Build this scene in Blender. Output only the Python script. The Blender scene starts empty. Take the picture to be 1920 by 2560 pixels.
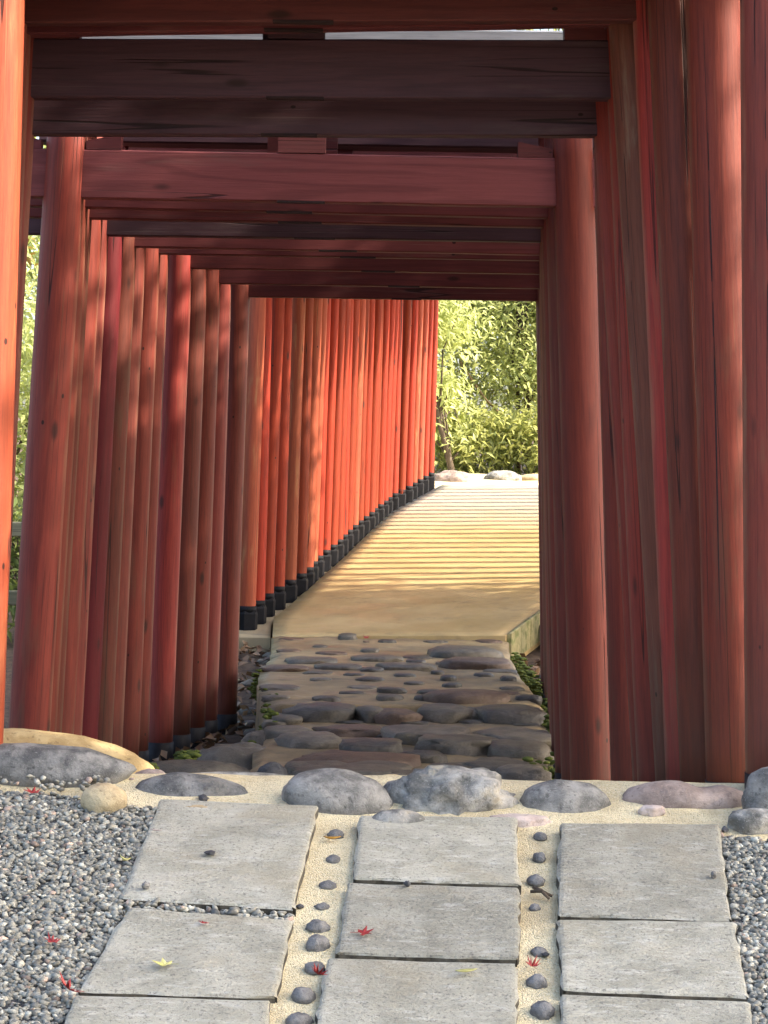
import bpy, bmesh, math, random
import numpy as np
from mathutils import Vector, Matrix, noise

random.seed(7)
rng = np.random.default_rng(11)
S = bpy.context.scene
COL = S.collection

# ------------------------------------------------------------------ camera
F, CX, CY = 5700.0, 960.0, 1280.0          # focal length and centre of a 1920 x 2560 frame
ZC = 1.5                                   # camera height above the zero level
PITCH, ROLL = 80 / F, 0.0175
fwd = Vector((0, math.cos(PITCH), -math.sin(PITCH)))
u0 = Vector((0, math.sin(PITCH), math.cos(PITCH)))
r0 = Vector((1, 0, 0))
RIGHT = math.cos(ROLL) * r0 + math.sin(ROLL) * u0
UP = -math.sin(ROLL) * r0 + math.cos(ROLL) * u0
cd = bpy.data.cameras.new('camera')
cd.sensor_fit = 'VERTICAL'
cd.sensor_height = 36
cd.lens = F / 2560 * 36
cd.clip_start, cd.clip_end = 0.05, 800
cam = bpy.data.objects.new('camera', cd)
COL.objects.link(cam)
M3 = Matrix((RIGHT, UP, -fwd)).transposed()
cam.matrix_world = Matrix.Translation((0, 0, ZC)) @ M3.to_4x4()
S.camera = cam

# ------------------------------------------------------------------ light
SUN_EL, SUN_B = math.radians(36), -0.10    # sun stands to the right, a touch behind the camera
az = math.atan2(1.0, SUN_B)                # angle from +Y towards +X
to_sun = Vector((math.sin(az) * math.cos(SUN_EL), math.cos(az) * math.cos(SUN_EL), math.sin(SUN_EL)))
w = bpy.data.worlds.new('World')
S.world = w
w.use_nodes = True
nt = w.node_tree
bg = nt.nodes['Background']
sky = nt.nodes.new('ShaderNodeTexSky')
sky.sky_type = 'NISHITA'
sky.sun_disc = False
sky.sun_elevation = SUN_EL
sky.sun_rotation = az
sky.air_density = 0.9
sky.dust_density = 4.0
sky.ozone_density = 0.7
nt.links.new(sky.outputs[0], bg.inputs[0])
bg.inputs[1].default_value = 0.15
sd = bpy.data.lights.new('sun', 'SUN')
sd.energy = 3.3
sd.angle = math.radians(0.55)
sd.color = (1.0, 0.885, 0.72)
sun = bpy.data.objects.new('sun', sd)
COL.objects.link(sun)
sun.rotation_euler = (-to_sun).to_track_quat('-Z', 'Y').to_euler()
sun.location = (20, -2, 15)
vs = S.view_settings
vs.view_transform = 'Standard'
vs.look = 'None'
vs.gamma = 1
vs.use_curve_mapping = False
vs.exposure = 2.1


# ------------------------------------------------------------------ helpers
def ray(x, y):
    return fwd + (x - CX) / F * RIGHT + (CY - y) / F * UP


def W(x, y, d):
    """point of the place seen at photo pixel (x, y), d metres ahead"""
    v = ray(x, y)
    v = v * (d / v.y)
    return Vector((v.x, v.y, v.z + ZC))


def on_plane(x, y, z0, slope=0.0, y0=0.0):
    """photo pixel dropped on the plane z = z0 + slope * (Y - y0), z relative to the camera"""
    v = ray(x, y)
    t = (z0 - slope * y0) / (v.z - slope * v.y)
    return Vector((v.x * t, v.y * t, v.z * t + ZC))


FZ, FS, FY = -0.622, 0.258, 4.405


def fc(x, y):
    return on_plane(x, y, FZ, FS, FY)


def fcz(Y):
    return ZC + max(FZ + FS * (Y - FY), -1.62)


def setp(o, label=None, cat=None, group=None, kind=None):
    if label: o['label'] = label
    if cat: o['category'] = cat
    if group: o['group'] = group
    if kind: o['kind'] = kind
    return o


def link(name, me, mat=None, parent=None, loc=(0, 0, 0), rot=(0, 0, 0)):
    o = bpy.data.objects.new(name, me)
    COL.objects.link(o)
    if mat is not None and me is not None and not me.materials:
        me.materials.append(mat)
    o.location = loc
    o.rotation_euler = rot
    if parent: o.parent = parent
    return o


def empty(name, loc, rz=0.0):
    o = bpy.data.objects.new(name, None)
    COL.objects.link(o)
    o.location = loc
    o.rotation_euler = (0, 0, rz)
    o.empty_display_size = 0.1
    return o


def mesh(name, v, f, smooth=True):
    me = bpy.data.meshes.new(name)
    me.from_pydata([tuple(p) for p in v], [], [tuple(q) for q in f])
    if smooth:
        me.polygons.foreach_set('use_smooth', [True] * len(me.polygons))
    me.update()
    return me


def fast_mesh(name, V, Fa, smooth=False, colors=None):
    """V (n,3), Fa (m,k) arrays"""
    me = bpy.data.meshes.new(name)
    k = Fa.shape[1]
    me.vertices.add(len(V))
    me.vertices.foreach_set('co', np.asarray(V, dtype=np.float32).ravel())
    me.loops.add(Fa.size)
    me.loops.foreach_set('vertex_index', Fa.astype(np.int32).ravel())
    me.polygons.add(len(Fa))
    me.polygons.foreach_set('loop_start', np.arange(0, Fa.size, k, dtype=np.int32))
    if smooth:
        me.polygons.foreach_set('use_smooth', np.ones(len(Fa), dtype=bool))
    if colors is not None:
        a = me.color_attributes.new('tone', 'FLOAT_COLOR', 'POINT')
        c = np.ones((len(V), 4), dtype=np.float32)
        c[:, :3] = colors
        a.data.foreach_set('color', c.ravel())
    me.update(calc_edges=True)
    me.validate()
    return me


def tube_vf(pts, rad, n=8, cap=True):
    V, Fs = [], []
    pts = [Vector(p) for p in pts]
    for i, p in enumerate(pts):
        a = pts[max(i - 1, 0)]
        b = pts[min(i + 1, len(pts) - 1)]
        t = (b - a).normalized()
        q = t.to_track_quat('Z', 'Y')
        for k in range(n):
            an = 2 * math.pi * k / n
            V.append(p + q @ Vector((math.cos(an) * rad[i], math.sin(an) * rad[i], 0)))
    for i in range(len(pts) - 1):
        for k in range(n):
            k2 = (k + 1) % n
            Fs.append((i * n + k, i * n + k2, (i + 1) * n + k2, (i + 1) * n + k))
    if cap:
        Fs.append(tuple(range(n - 1, -1, -1)))
        Fs.append(tuple(range((len(pts) - 1) * n, len(pts) * n)))
    return V, Fs


def merge(parts):
    V, Fs = [], []
    for v, f in parts:
        o = len(V)
        V += list(v)
        Fs += [tuple(i + o for i in q) for q in f]
    return V, Fs


# ------------------------------------------------------------------ materials
def new_mat(name):
    m = bpy.data.materials.new(name)
    m.use_nodes = True
    t = m.node_tree
    b = t.nodes['Principled BSDF']
    return m, t, b


class NT:
    """small node-tree writer"""
    def __init__(self, t):
        self.t = t

    def n(self, kind, **kw):
        nd = self.t.nodes.new('ShaderNode' + kind)
        for k, v in kw.items():
            setattr(nd, k, v)
        return nd

    def l(self, a, b):
        self.t.links.new(a, b)

    def coord(self, scale=(1, 1, 1), rnd=0.0, out='Object'):
        tc = self.n('TexCoord')
        mp = self.n('Mapping')
        mp.inputs['Scale'].default_value = scale
        self.l(tc.outputs[out], mp.inputs['Vector'])
        if rnd:
            oi = self.n('ObjectInfo')
            mu = self.n('Math', operation='MULTIPLY')
            mu.inputs[1].default_value = rnd
            self.l(oi.outputs['Random'], mu.inputs[0])
            cb = self.n('CombineXYZ')
            for k in range(3):
                self.l(mu.outputs[0], cb.inputs[k])
            self.l(cb.outputs[0], mp.inputs['Location'])
        return mp.outputs[0]

    def noise(self, vec, scale, detail=4, rough=0.55, dist=0.0):
        nd = self.n('TexNoise')
        nd.inputs['Scale'].default_value = scale
        nd.inputs['Detail'].default_value = detail
        nd.inputs['Roughness'].default_value = rough
        nd.inputs['Distortion'].default_value = dist
        if vec is not None: self.l(vec, nd.inputs['Vector'])
        return nd.outputs['Fac']

    def voro(self, vec, scale, feature='F1', out='Distance'):
        nd = self.n('TexVoronoi', feature=feature)
        nd.inputs['Scale'].default_value = scale
        self.l(vec, nd.inputs['Vector'])
        return nd.outputs[out]

    def ramp(self, fac, lo, hi, a=0.0, b=1.0):
        nd = self.n('MapRange')
        nd.interpolation_type = 'SMOOTHSTEP'
        nd.inputs['From Min'].default_value = lo
        nd.inputs['From Max'].default_value = hi
        nd.inputs['To Min'].default_value = a
        nd.inputs['To Max'].default_value = b
        self.l(fac, nd.inputs['Value'])
        return nd.outputs[0]

    def math(self, op, a, b=None):
        nd = self.n('Math', operation=op)
        for i, v in enumerate((a, b)):
            if v is None: continue
            if isinstance(v, (int, float)): nd.inputs[i].default_value = v
            else: self.l(v, nd.inputs[i])
        return nd.outputs[0]

    def mix(self, fac, a, b, blend='MIX'):
        nd = self.n('Mix', data_type='RGBA', blend_type=blend)
        if isinstance(fac, (int, float)): nd.inputs[0].default_value = fac
        else: self.l(fac, nd.inputs[0])
        for i, v in ((6, a), (7, b)):
            if isinstance(v, tuple): nd.inputs[i].default_value = (*v, 1)
            else: self.l(v, nd.inputs[i])
        return nd.outputs[2]

    def bump(self, h, strength, dist, bsdf, base=None):
        nd = self.n('Bump')
        nd.inputs['Strength'].default_value = strength
        nd.inputs['Distance'].default_value = dist
        self.l(h, nd.inputs['Height'])
        if base is not None: self.l(base, nd.inputs['Normal'])
        self.l(nd.outputs[0], bsdf.inputs['Normal'])
        return nd.outputs[0]


def wood(name, base, dark, worn, wear=0.45, axis='Z', foot=False, rough=0.55, spread=0.3, grain=1.0):
    m, t, b = new_mat(name)
    N = NT(t)
    along = lambda s, k: (s, s, s * k) if axis == 'Z' else (s * k, s, s)
    v1 = N.coord(along(1, 0.045), 37.0)
    v2 = N.coord(along(1, 0.12), 91.0)
    v3 = N.coord(along(1, 0.30), 53.0)
    fine = N.noise(v1, 210, 5, 0.7)
    broad = N.noise(v2, 30, 5, 0.65)
    patch = N.noise(v3, 6, 3, 0.5)
    col = N.mix(N.ramp(fine, 0.30, 0.85), base, dark)
    # slow growth rings, stretched along the grain
    vr = N.coord(along(1, 0.06), 23.0)
    rings = N.math('SINE', N.math('MULTIPLY', N.noise(vr, 9, 2, 0.4), 60))
    col = N.mix(N.math('MULTIPLY', N.ramp(rings, 0.2, 1.0), 0.22 * grain), col, tuple(c * 0.45 for c in dark))
    wf = N.math('MULTIPLY', N.ramp(broad, 0.50, 0.68), N.ramp(patch, 0.44, 0.62))
    col = N.mix(N.math('MULTIPLY', wf, wear * 1.5), col, worn)
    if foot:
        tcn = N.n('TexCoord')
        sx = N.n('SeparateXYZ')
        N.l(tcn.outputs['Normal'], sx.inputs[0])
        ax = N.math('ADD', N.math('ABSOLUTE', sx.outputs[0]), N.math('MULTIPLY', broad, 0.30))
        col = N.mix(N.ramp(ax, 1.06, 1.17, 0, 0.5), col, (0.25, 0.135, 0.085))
    # thin pale scratches and knots
    sc = N.noise(N.coord(along(1, 0.02), 67.0), 75, 2, 0.5)
    col = N.mix(N.ramp(sc, 0.70, 0.76, 0, 0.45), col, tuple(min(1, c * 1.5) for c in worn))
    kn = N.voro(N.coord(along(1, 0.36), 19.0), 9)
    knot = N.ramp(kn, 0.04, 0.125, 1, 0)
    col = N.mix(N.math('MULTIPLY', knot, 0.75), col, (0.022, 0.012, 0.010))
    dots = N.voro(N.coord((1, 1, .6) if axis == 'Z' else (.6, 1, 1), 13.0), 11)
    col = N.mix(N.ramp(dots, 0.035, 0.055, 0.9, 0), col, (0.010, 0.006, 0.006))
    # drying cracks
    ck = N.noise(N.coord(along(1, 0.012), 71.0), 22, 1, 0.4)
    ca = N.math('ABSOLUTE', N.math('SUBTRACT', ck, 0.56))
    crack = N.math('MULTIPLY', N.ramp(ca, 0.0025, 0.007, 1, 0), N.ramp(patch, 0.42, 0.52))
    col = N.mix(N.math('MULTIPLY', crack, 0.8), col, (0.012, 0.007, 0.006))
    if foot:
        tc = N.n('TexCoord')
        sp = N.n('SeparateXYZ')
        N.l(tc.outputs['Object'], sp.inputs[0])
        ff = N.math('ADD', sp.outputs[2], N.math('MULTIPLY', broad, -0.55))
        col = N.mix(N.ramp(ff, -0.22, 0.36, 0.45, 0), col, (0.050, 0.040, 0.026))
    oi = N.n('ObjectInfo')
    hs = N.n('HueSaturation')
    N.l(N.math('ADD', N.math('MULTIPLY', oi.outputs['Random'], spread * 2), 1 - spread), hs.inputs['Value'])
    N.l(N.math('ADD', N.math('MULTIPLY', oi.outputs['Random'], -0.010), 0.505), hs.inputs['Hue'])
    N.l(col, hs.inputs['Color'])
    N.l(hs.outputs[0], b.inputs['Base Color'])
    b.inputs['Roughness'].default_value = rough
    b.inputs['Specular IOR Level'].default_value = 0.22
    h = N.math('SUBTRACT', N.math('ADD', fine, N.math('MULTIPLY', rings, 0.08)), N.math('MULTIPLY', crack, 3.0))
    N.bump(h, 0.5, 0.0015, b)
    return m


RED = (0.190, 0.036, 0.022)
DRK = (0.135, 0.024, 0.020)
WORN = (0.175, 0.070, 0.042)
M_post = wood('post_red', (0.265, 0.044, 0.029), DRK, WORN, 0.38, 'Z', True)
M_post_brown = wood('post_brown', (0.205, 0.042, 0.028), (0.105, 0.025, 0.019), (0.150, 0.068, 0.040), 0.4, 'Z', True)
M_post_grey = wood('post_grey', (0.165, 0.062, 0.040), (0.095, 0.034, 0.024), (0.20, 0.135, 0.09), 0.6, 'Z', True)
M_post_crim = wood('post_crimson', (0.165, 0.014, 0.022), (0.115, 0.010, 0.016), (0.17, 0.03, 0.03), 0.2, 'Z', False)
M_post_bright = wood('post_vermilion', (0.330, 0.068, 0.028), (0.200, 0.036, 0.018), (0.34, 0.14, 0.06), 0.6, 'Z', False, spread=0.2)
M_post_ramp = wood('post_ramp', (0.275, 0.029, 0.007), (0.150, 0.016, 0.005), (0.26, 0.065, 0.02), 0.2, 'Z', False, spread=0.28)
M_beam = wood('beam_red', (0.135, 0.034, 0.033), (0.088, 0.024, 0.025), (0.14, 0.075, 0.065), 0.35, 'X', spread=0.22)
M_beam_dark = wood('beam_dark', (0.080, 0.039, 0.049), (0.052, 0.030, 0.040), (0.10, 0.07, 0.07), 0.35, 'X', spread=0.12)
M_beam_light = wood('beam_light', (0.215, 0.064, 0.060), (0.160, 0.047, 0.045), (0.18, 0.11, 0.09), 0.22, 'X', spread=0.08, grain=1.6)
M_grey_top = wood('weathered_grey', (0.58, 0.55, 0.50), (0.34, 0.32, 0.29), (0.62, 0.6, 0.56), 0.4, 'X', spread=0.1, rough=0.7)
M_rail = wood('rail_grey', (0.15, 0.145, 0.09), (0.09, 0.088, 0.06), (0.19, 0.18, 0.14), 0.5, 'X')


def plain(name, c1, c2, scale=20, rough=0.6, bump=0.3, bdist=0.003, detail=6, spec=0.4, extra=None, out='Object', rnd=11.0, lo=0.35, hi=0.68):
    m, t, b = new_mat(name)
    N = NT(t)
    v = N.coord((1, 1, 1), rnd, out)
    n1 = N.noise(v, scale, detail, 0.65)
    col = N.mix(N.ramp(n1, lo, hi), c1, c2)
    n2 = None
    if extra:
        ec, es, elo, ehi, ek = extra
        n2 = N.noise(v, es, 5, 0.6)
        col = N.mix(N.ramp(n2, elo, ehi, 0, ek), col, ec)
    N.l(col, b.inputs['Base Color'])
    b.inputs['Roughness'].default_value = rough
    b.inputs['Specular IOR Level'].default_value = spec
    N.bump(N.noise(v, scale * 2.5, 6, 0.7), bump, bdist, b)
    return m


M_black = plain('black_paint', (0.005, 0.0055, 0.008), (0.016, 0.0165, 0.020), 30, 0.55, 0.3, 0.001, spec=0.25)
M_sleeve = plain('black_sleeve', (0.003, 0.0033, 0.005), (0.008, 0.0085, 0.012), 22, 0.65, 0.4, 0.002, spec=0.15, extra=((0.05, 0.047, 0.042), 60, 0.62, 0.74, 0.5))
M_tenon = plain('dark_end_grain', (0.018, 0.008, 0.009), (0.030, 0.013, 0.013), 60, 0.8)


def stone_mat(name, c1, c2, speck, rough=0.75, spec=0.3, scale=16, lichen=None):
    m, t, b = new_mat(name)
    N = NT(t)
    v = N.coord((1, 1, 1), 29.0)
    col = N.mix(N.ramp(N.noise(v, scale, 5, 0.6), 0.36, 0.66), c1, c2)
    fine = N.noise(v, 260, 3, 0.7)
    col = N.mix(N.ramp(fine, 0.55, 0.72, 0, 0.42), col, speck)
    col = N.mix(N.ramp(N.noise(v, 90, 4, 0.6), 0.57, 0.70, 0, 0.55), col, tuple(c * 0.35 for c in c1))
    if lichen:
        col = N.mix(N.ramp(N.noise(v, 9, 5, 0.7), 0.54, 0.68, 0, 0.7), col, lichen)
    N.l(col, b.inputs['Base Color'])
    b.inputs['Roughness'].default_value = rough
    b.inputs['Specular IOR Level'].default_value = spec
    h = N.math('ADD', N.math('MULTIPLY', N.noise(v, 28, 8, 0.68), 1.6), N.math('MULTIPLY', fine, 0.3))
    N.bump(h, 0.8, 0.008, b)
    return m


M_b_grey = stone_mat('boulder_grey', (0.115, 0.112, 0.102), (0.315, 0.302, 0.270), (0.46, 0.44, 0.42), scale=20)
M_b_dark = stone_mat('boulder_dark', (0.078, 0.078, 0.076), (0.240, 0.233, 0.214), (0.40, 0.39, 0.37), scale=22, lichen=(0.23, 0.21, 0.17))
M_b_pale = stone_mat('boulder_pale', (0.130, 0.128, 0.114), (0.47, 0.45, 0.40), (0.60, 0.58, 0.53), scale=18, lichen=(0.33, 0.28, 0.18))
M_b_tan = stone_mat('boulder_tan', (0.40, 0.31, 0.18), (0.56, 0.46, 0.28), (0.64, 0.56, 0.40))
M_b_yellow = stone_mat('boulder_yellow', (0.33, 0.225, 0.095), (0.52, 0.39, 0.19), (0.60, 0.49, 0.28), scale=14)
M_b_pink = stone_mat('boulder_pink', (0.235, 0.180, 0.150), (0.40, 0.315, 0.265), (0.52, 0.45, 0.40), scale=20)
M_b_black = stone_mat('boulder_black', (0.035, 0.036, 0.040), (0.085, 0.085, 0.09), (0.16, 0.16, 0.16), rough=0.5)
M_flat_pink = stone_mat('flat_pink', (0.46, 0.36, 0.31), (0.58, 0.48, 0.42), (0.62, 0.55, 0.50))
M_s_grey = stone_mat('path_stone_grey', (0.072, 0.061, 0.044), (0.128, 0.109, 0.078), (0.19, 0.175, 0.15), rough=0.5, spec=0.5)
M_s_brown = stone_mat('path_stone_brown', (0.082, 0.050, 0.031), (0.130, 0.082, 0.050), (0.18, 0.14, 0.11), rough=0.5, spec=0.5)
M_s_dark = stone_mat('path_stone_dark', (0.040, 0.035, 0.027), (0.082, 0.071, 0.054), (0.15, 0.145, 0.13), rough=0.42, spec=0.5)
M_s_mix = stone_mat('path_stone_mottled', (0.115, 0.100, 0.080), (0.185, 0.163, 0.130), (0.24, 0.22, 0.2), rough=0.5, lichen=(0.13, 0.11, 0.06))
M_pebble = stone_mat('pebble_grey', (0.12, 0.118, 0.115), (0.21, 0.205, 0.195), (0.33, 0.32, 0.30), rough=0.5, scale=40)


def slab_mat():
    m, t, b = new_mat('slab_concrete')
    N = NT(t)
    v = N.coord((1, 1, 1), 17.0)
    vs_ = N.coord((0.35, 1, 1), 43.0)
    col = N.mix(N.ramp(N.noise(v, 9, 6, 0.65), 0.32, 0.68), (0.320, 0.307, 0.238), (0.470, 0.450, 0.362))
    col = N.mix(N.ramp(N.noise(vs_, 60, 5, 0.7), 0.50, 0.70, 0, 0.9), col, (0.56, 0.545, 0.47))
    col = N.mix(N.ramp(N.noise(v, 150, 4, 0.7), 0.54, 0.66, 0, 0.75), col, (0.12, 0.112, 0.10))
    col = N.mix(N.ramp(N.noise(v, 22, 6, 0.75), 0.56, 0.70, 0, 0.55), col, (0.20, 0.185, 0.15))
    col = N.mix(N.ramp(N.noise(v, 5, 4, 0.6), 0.52, 0.68, 0, 0.5), col, (0.37, 0.325, 0.225))
    oi = N.n('ObjectInfo')
    hs = N.n('HueSaturation')
    N.l(N.math('ADD', N.math('MULTIPLY', oi.outputs['Random'], 0.22), 0.88), hs.inputs['Value'])
    N.l(col, hs.inputs['Color'])
    N.l(hs.outputs[0], b.inputs['Base Color'])
    N.l(N.ramp(N.noise(v, 7, 4, 0.6), 0.35, 0.65, 0.36, 0.70), b.inputs['Roughness'])
    b.inputs['Specular IOR Level'].default_value = 0.4
    h = N.math('ADD', N.noise(vs_, 55, 7, 0.7), N.math('MULTIPLY', N.noise(v, 170, 4, 0.7), 0.6))
    N.bump(h, 1.0, 0.010, b)
    return m


M_slab = slab_mat()
M_slab_side = plain('slab_side_dark', (0.035, 0.030, 0.022), (0.13, 0.115, 0.085), 30, 0.95, 0.8, 0.004)  # side faces of the slabs, darker than their tops


def sand_mat(name, c1, c2, grain_c, damp=None):
    m, t, b = new_mat(name)
    N = NT(t)
    v = N.coord((1, 1, 1), 0)
    col = N.mix(N.ramp(N.noise(v, 7, 5, 0.6), 0.35, 0.65), c1, c2)
    g = N.voro(v, 330, 'F1', 'Color')
    sp = N.n('SeparateColor')
    N.l(g, sp.inputs[0])
    col = N.mix(N.ramp(sp.outputs[0], 0.55, 0.95, 0, 0.65), col, grain_c)
    col = N.mix(N.ramp(sp.outputs[1], 0.72, 0.98, 0, 0.55), col, tuple(c * 0.5 for c in c1))
    if damp:
        col = N.mix(N.ramp(N.noise(v, 3.2, 5, 0.65), 0.50, 0.66, 0, 0.6), col, damp)
    N.l(col, b.inputs['Base Color'])
    b.inputs['Roughness'].default_value = 0.9
    b.inputs['Specular IOR Level'].default_value = 0.2
    h = N.math('ADD', N.math('MULTIPLY', N.voro(v, 330), -1.0), N.noise(v, 60, 6, 0.7))
    N.bump(h, 0.8, 0.004, b)
    return m


M_sand = sand_mat('sand', (0.66, 0.55, 0.33), (0.75, 0.65, 0.41), (0.78, 0.71, 0.50), (0.42, 0.33, 0.19))


def ramp_mat(name, c1, c2, dark, rough, pale=None):
    m, t, b = new_mat(name)
    N = NT(t)
    v = N.coord((1, 1, 1), 0)
    col = N.mix(N.ramp(N.noise(v, 2.2, 6, 0.65), 0.35, 0.66), c1, c2)
    col = N.mix(N.ramp(N.noise(v, 150, 4, 0.7), 0.52, 0.72, 0, 0.5), col, dark)
    col = N.mix(N.ramp(N.noise(v, 4.5, 6, 0.75), 0.52, 0.66, 0, 0.65), col, dark)
    if pale:  # sky reflection and overexposure painted as a paler colour towards the ramp's head
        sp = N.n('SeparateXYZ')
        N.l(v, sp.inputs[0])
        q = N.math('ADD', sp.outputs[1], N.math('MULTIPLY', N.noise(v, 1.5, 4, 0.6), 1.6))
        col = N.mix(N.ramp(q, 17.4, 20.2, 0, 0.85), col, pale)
    N.l(col, b.inputs['Base Color'])
    N.l(N.ramp(N.noise(v, 3, 4, 0.6), 0.35, 0.65, rough - 0.1, rough + 0.18), b.inputs['Roughness'])
    b.inputs['Specular IOR Level'].default_value = 0.35
    N.bump(N.noise(v, 170, 6, 0.7), 0.6, 0.003, b)
    return m


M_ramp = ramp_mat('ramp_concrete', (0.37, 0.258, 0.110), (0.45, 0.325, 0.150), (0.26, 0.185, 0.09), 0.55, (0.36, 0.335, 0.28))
M_mortar = ramp_mat('path_mortar', (0.180, 0.135, 0.074), (0.300, 0.228, 0.122), (0.080, 0.069, 0.052), 0.5)
M_pad = ramp_mat('pad_concrete', (0.24, 0.185, 0.105), (0.31, 0.245, 0.145), (0.15, 0.125, 0.085), 0.7)
M_soil = plain('soil', (0.060, 0.038, 0.026), (0.130, 0.085, 0.055), 18, 0.95, 0.9, 0.02, extra=((0.17, 0.13, 0.09), 45, 0.55, 0.7, 0.7), rnd=0)
M_moss = plain('moss', (0.055, 0.075, 0.012), (0.120, 0.150, 0.020), 40, 0.95, 0.9, 0.006, rnd=0)
M_bark = wood('bark', (0.10, 0.075, 0.05), (0.05, 0.037, 0.027), (0.16, 0.13, 0.10), 0.6, 'Z', rough=0.9)
M_twig = plain('twig', (0.16, 0.105, 0.055), (0.24, 0.17, 0.085), 40, 0.8)


def gravel_mat():
    m, t, b = new_mat('gravel_stone')
    N = NT(t)
    at = N.n('VertexColor', layer_name='tone')
    v = N.coord((1, 1, 1), 0)
    col = N.mix(N.ramp(N.noise(v, 300, 4, 0.7), 0.4, 0.7, 0, 0.5), at.outputs[0], (0.16, 0.16, 0.16))
    N.l(col, b.inputs['Base Color'])
    b.inputs['Roughness'].default_value = 0.6
    b.inputs['Specular IOR Level'].default_value = 0.35
    N.bump(N.noise(v, 350, 4, 0.7), 0.4, 0.002, b)
    return m


M_gravel = gravel_mat()


def leaf_mat(name, c1, c2, trans, tcol):
    m, t, b = new_mat(name)
    N = NT(t)
    at = N.n('VertexColor', layer_name='tone')
    sp = N.n('SeparateColor')
    N.l(at.outputs[0], sp.inputs[0])
    col = N.mix(sp.outputs[0], c1, c2)
    N.l(col, b.inputs['Base Color'])
    b.inputs['Roughness'].default_value = 0.42
    b.inputs['Specular IOR Level'].default_value = 0.4
    tr = N.n('BsdfTranslucent')
    N.l(N.mix(sp.outputs[0], tuple(c * 0.6 for c in tcol), tcol), tr.inputs[0])
    mx = N.n('MixShader')
    mx.inputs[0].default_value = trans
    N.l(b.outputs[0], mx.inputs[1])
    N.l(tr.outputs[0], mx.inputs[2])
    N.l(mx.outputs[0], t.nodes['Material Output'].inputs[0])
    return m


M_leaf_y = leaf_mat('leaf_yellow_green', (0.290, 0.345, 0.120), (0.490, 0.530, 0.205), 0.55, (0.74, 0.79, 0.34))
M_leaf_g = leaf_mat('leaf_green', (0.095, 0.140, 0.045), (0.210, 0.255, 0.070), 0.42, (0.40, 0.46, 0.12))
M_leaf_m = leaf_mat('leaf_mid', (0.19, 0.235, 0.08), (0.37, 0.39, 0.14), 0.5, (0.6, 0.62, 0.21))
M_leaf_d = leaf_mat('leaf_dark', (0.022, 0.042, 0.014), (0.055, 0.085, 0.022), 0.2, (0.09, 0.15, 0.03))
M_leaf_o = leaf_mat('leaf_autumn', (0.16, 0.085, 0.02), (0.25, 0.17, 0.03), 0.4, (0.4, 0.25, 0.05))


def flat_leaf(name, c1, c2):
    return plain(name, c1, c2, 60, 0.5, 0.3, 0.001)


M_fl_red = flat_leaf('fallen_red', (0.20, 0.018, 0.020), (0.34, 0.035, 0.028))
M_fl_yel = flat_leaf('fallen_yellow', (0.40, 0.38, 0.12), (0.55, 0.52, 0.22))
M_fl_tan = flat_leaf('fallen_tan', (0.42, 0.30, 0.15), (0.55, 0.42, 0.24))
M_fl_amb = flat_leaf('fallen_amber', (0.38, 0.19, 0.02), (0.50, 0.28, 0.04))


# ------------------------------------------------------------------ terrain
def lerp_tab(tab, y):
    if y <= tab[0][0]: return tab[0][1]
    for (a, va), (b, vb) in zip(tab, tab[1:]):
        if y <= b:
            k = (y - a) / (b - a)
            return va + (vb - va) * k
    return tab[-1][1]


SOIL_L = [(4.75, -.625), (5.2, -.74), (5.7, -.92), (6.3, -1.06), (8, -1.14), (10.2, -1.125), (12.0, -.95), (12.7, -.93), (20.2, -.22), (22, -.13), (30, 0.1), (70, 1.5), (300, 4)]
SOIL_R = [(4.75, -.64), (5.5, -.80), (6.4, -.93), (8, -1.0), (10, -.99), (12, -.99), (12.7, -.95), (20.2, -.22), (22, -.13), (30, 0.1), (70, 1.5), (300, 4)]


def height(X, Y):
    if Y <= 4.75:
        z = max(FZ + FS * (Y - FY), -1.62)
        k = min(max((Y - 4.5) / 0.25, 0), 1)
        z = min(z, -0.585) * (1 - k) + lerp_tab(SOIL_L, 4.75) * k
        return ZC + z - 0.012
    a, b = lerp_tab(SOIL_L, Y), lerp_tab(SOIL_R, Y)
    k = min(max((X + 0.2) / 0.8, 0), 1)
    k = k * k * (3 - 2 * k)
    return ZC + a + (b - a) * k - 0.012


def axis_pts(lo, hi, fine_lo, fine_hi, step, grow=1.35):
    p = list(np.arange(fine_lo, fine_hi + 1e-6, step))
    s = step
    while p[-1] < hi:
        s *= grow
        p.append(p[-1] + s)
    s = step
    while p[0] > lo:
        s *= grow
        p.insert(0, p[0] - s)
    return p


xs = axis_pts(-250, 250, -2.4, 2.6, 0.10)
ys = axis_pts(-60, 350, 3.0, 22.0, 0.14)
V, Fs = [], []
for y in ys:
    for x in xs:
        n_ = noise.noise(Vector((x * 3, y * 3, 0))) * 0.022 if 4.9 < y < 23 else 0
        if y >= 20: n_ += noise.noise(Vector((x * .15, y * .15, 2))) * min((y - 20) * .03, 1.0)
        V.append((x, y, height(x, y) + n_ - (0.02 if y <= 4.9 else 0)))
nx = len(xs)
for j in range(len(ys) - 1):
    for i in range(nx - 1):
        Fs.append((j * nx + i, j * nx + i + 1, (j + 1) * nx + i + 1, (j + 1) * nx + i))
setp(link('ground', mesh('ground', V, Fs), M_soil), kind='structure')

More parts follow.
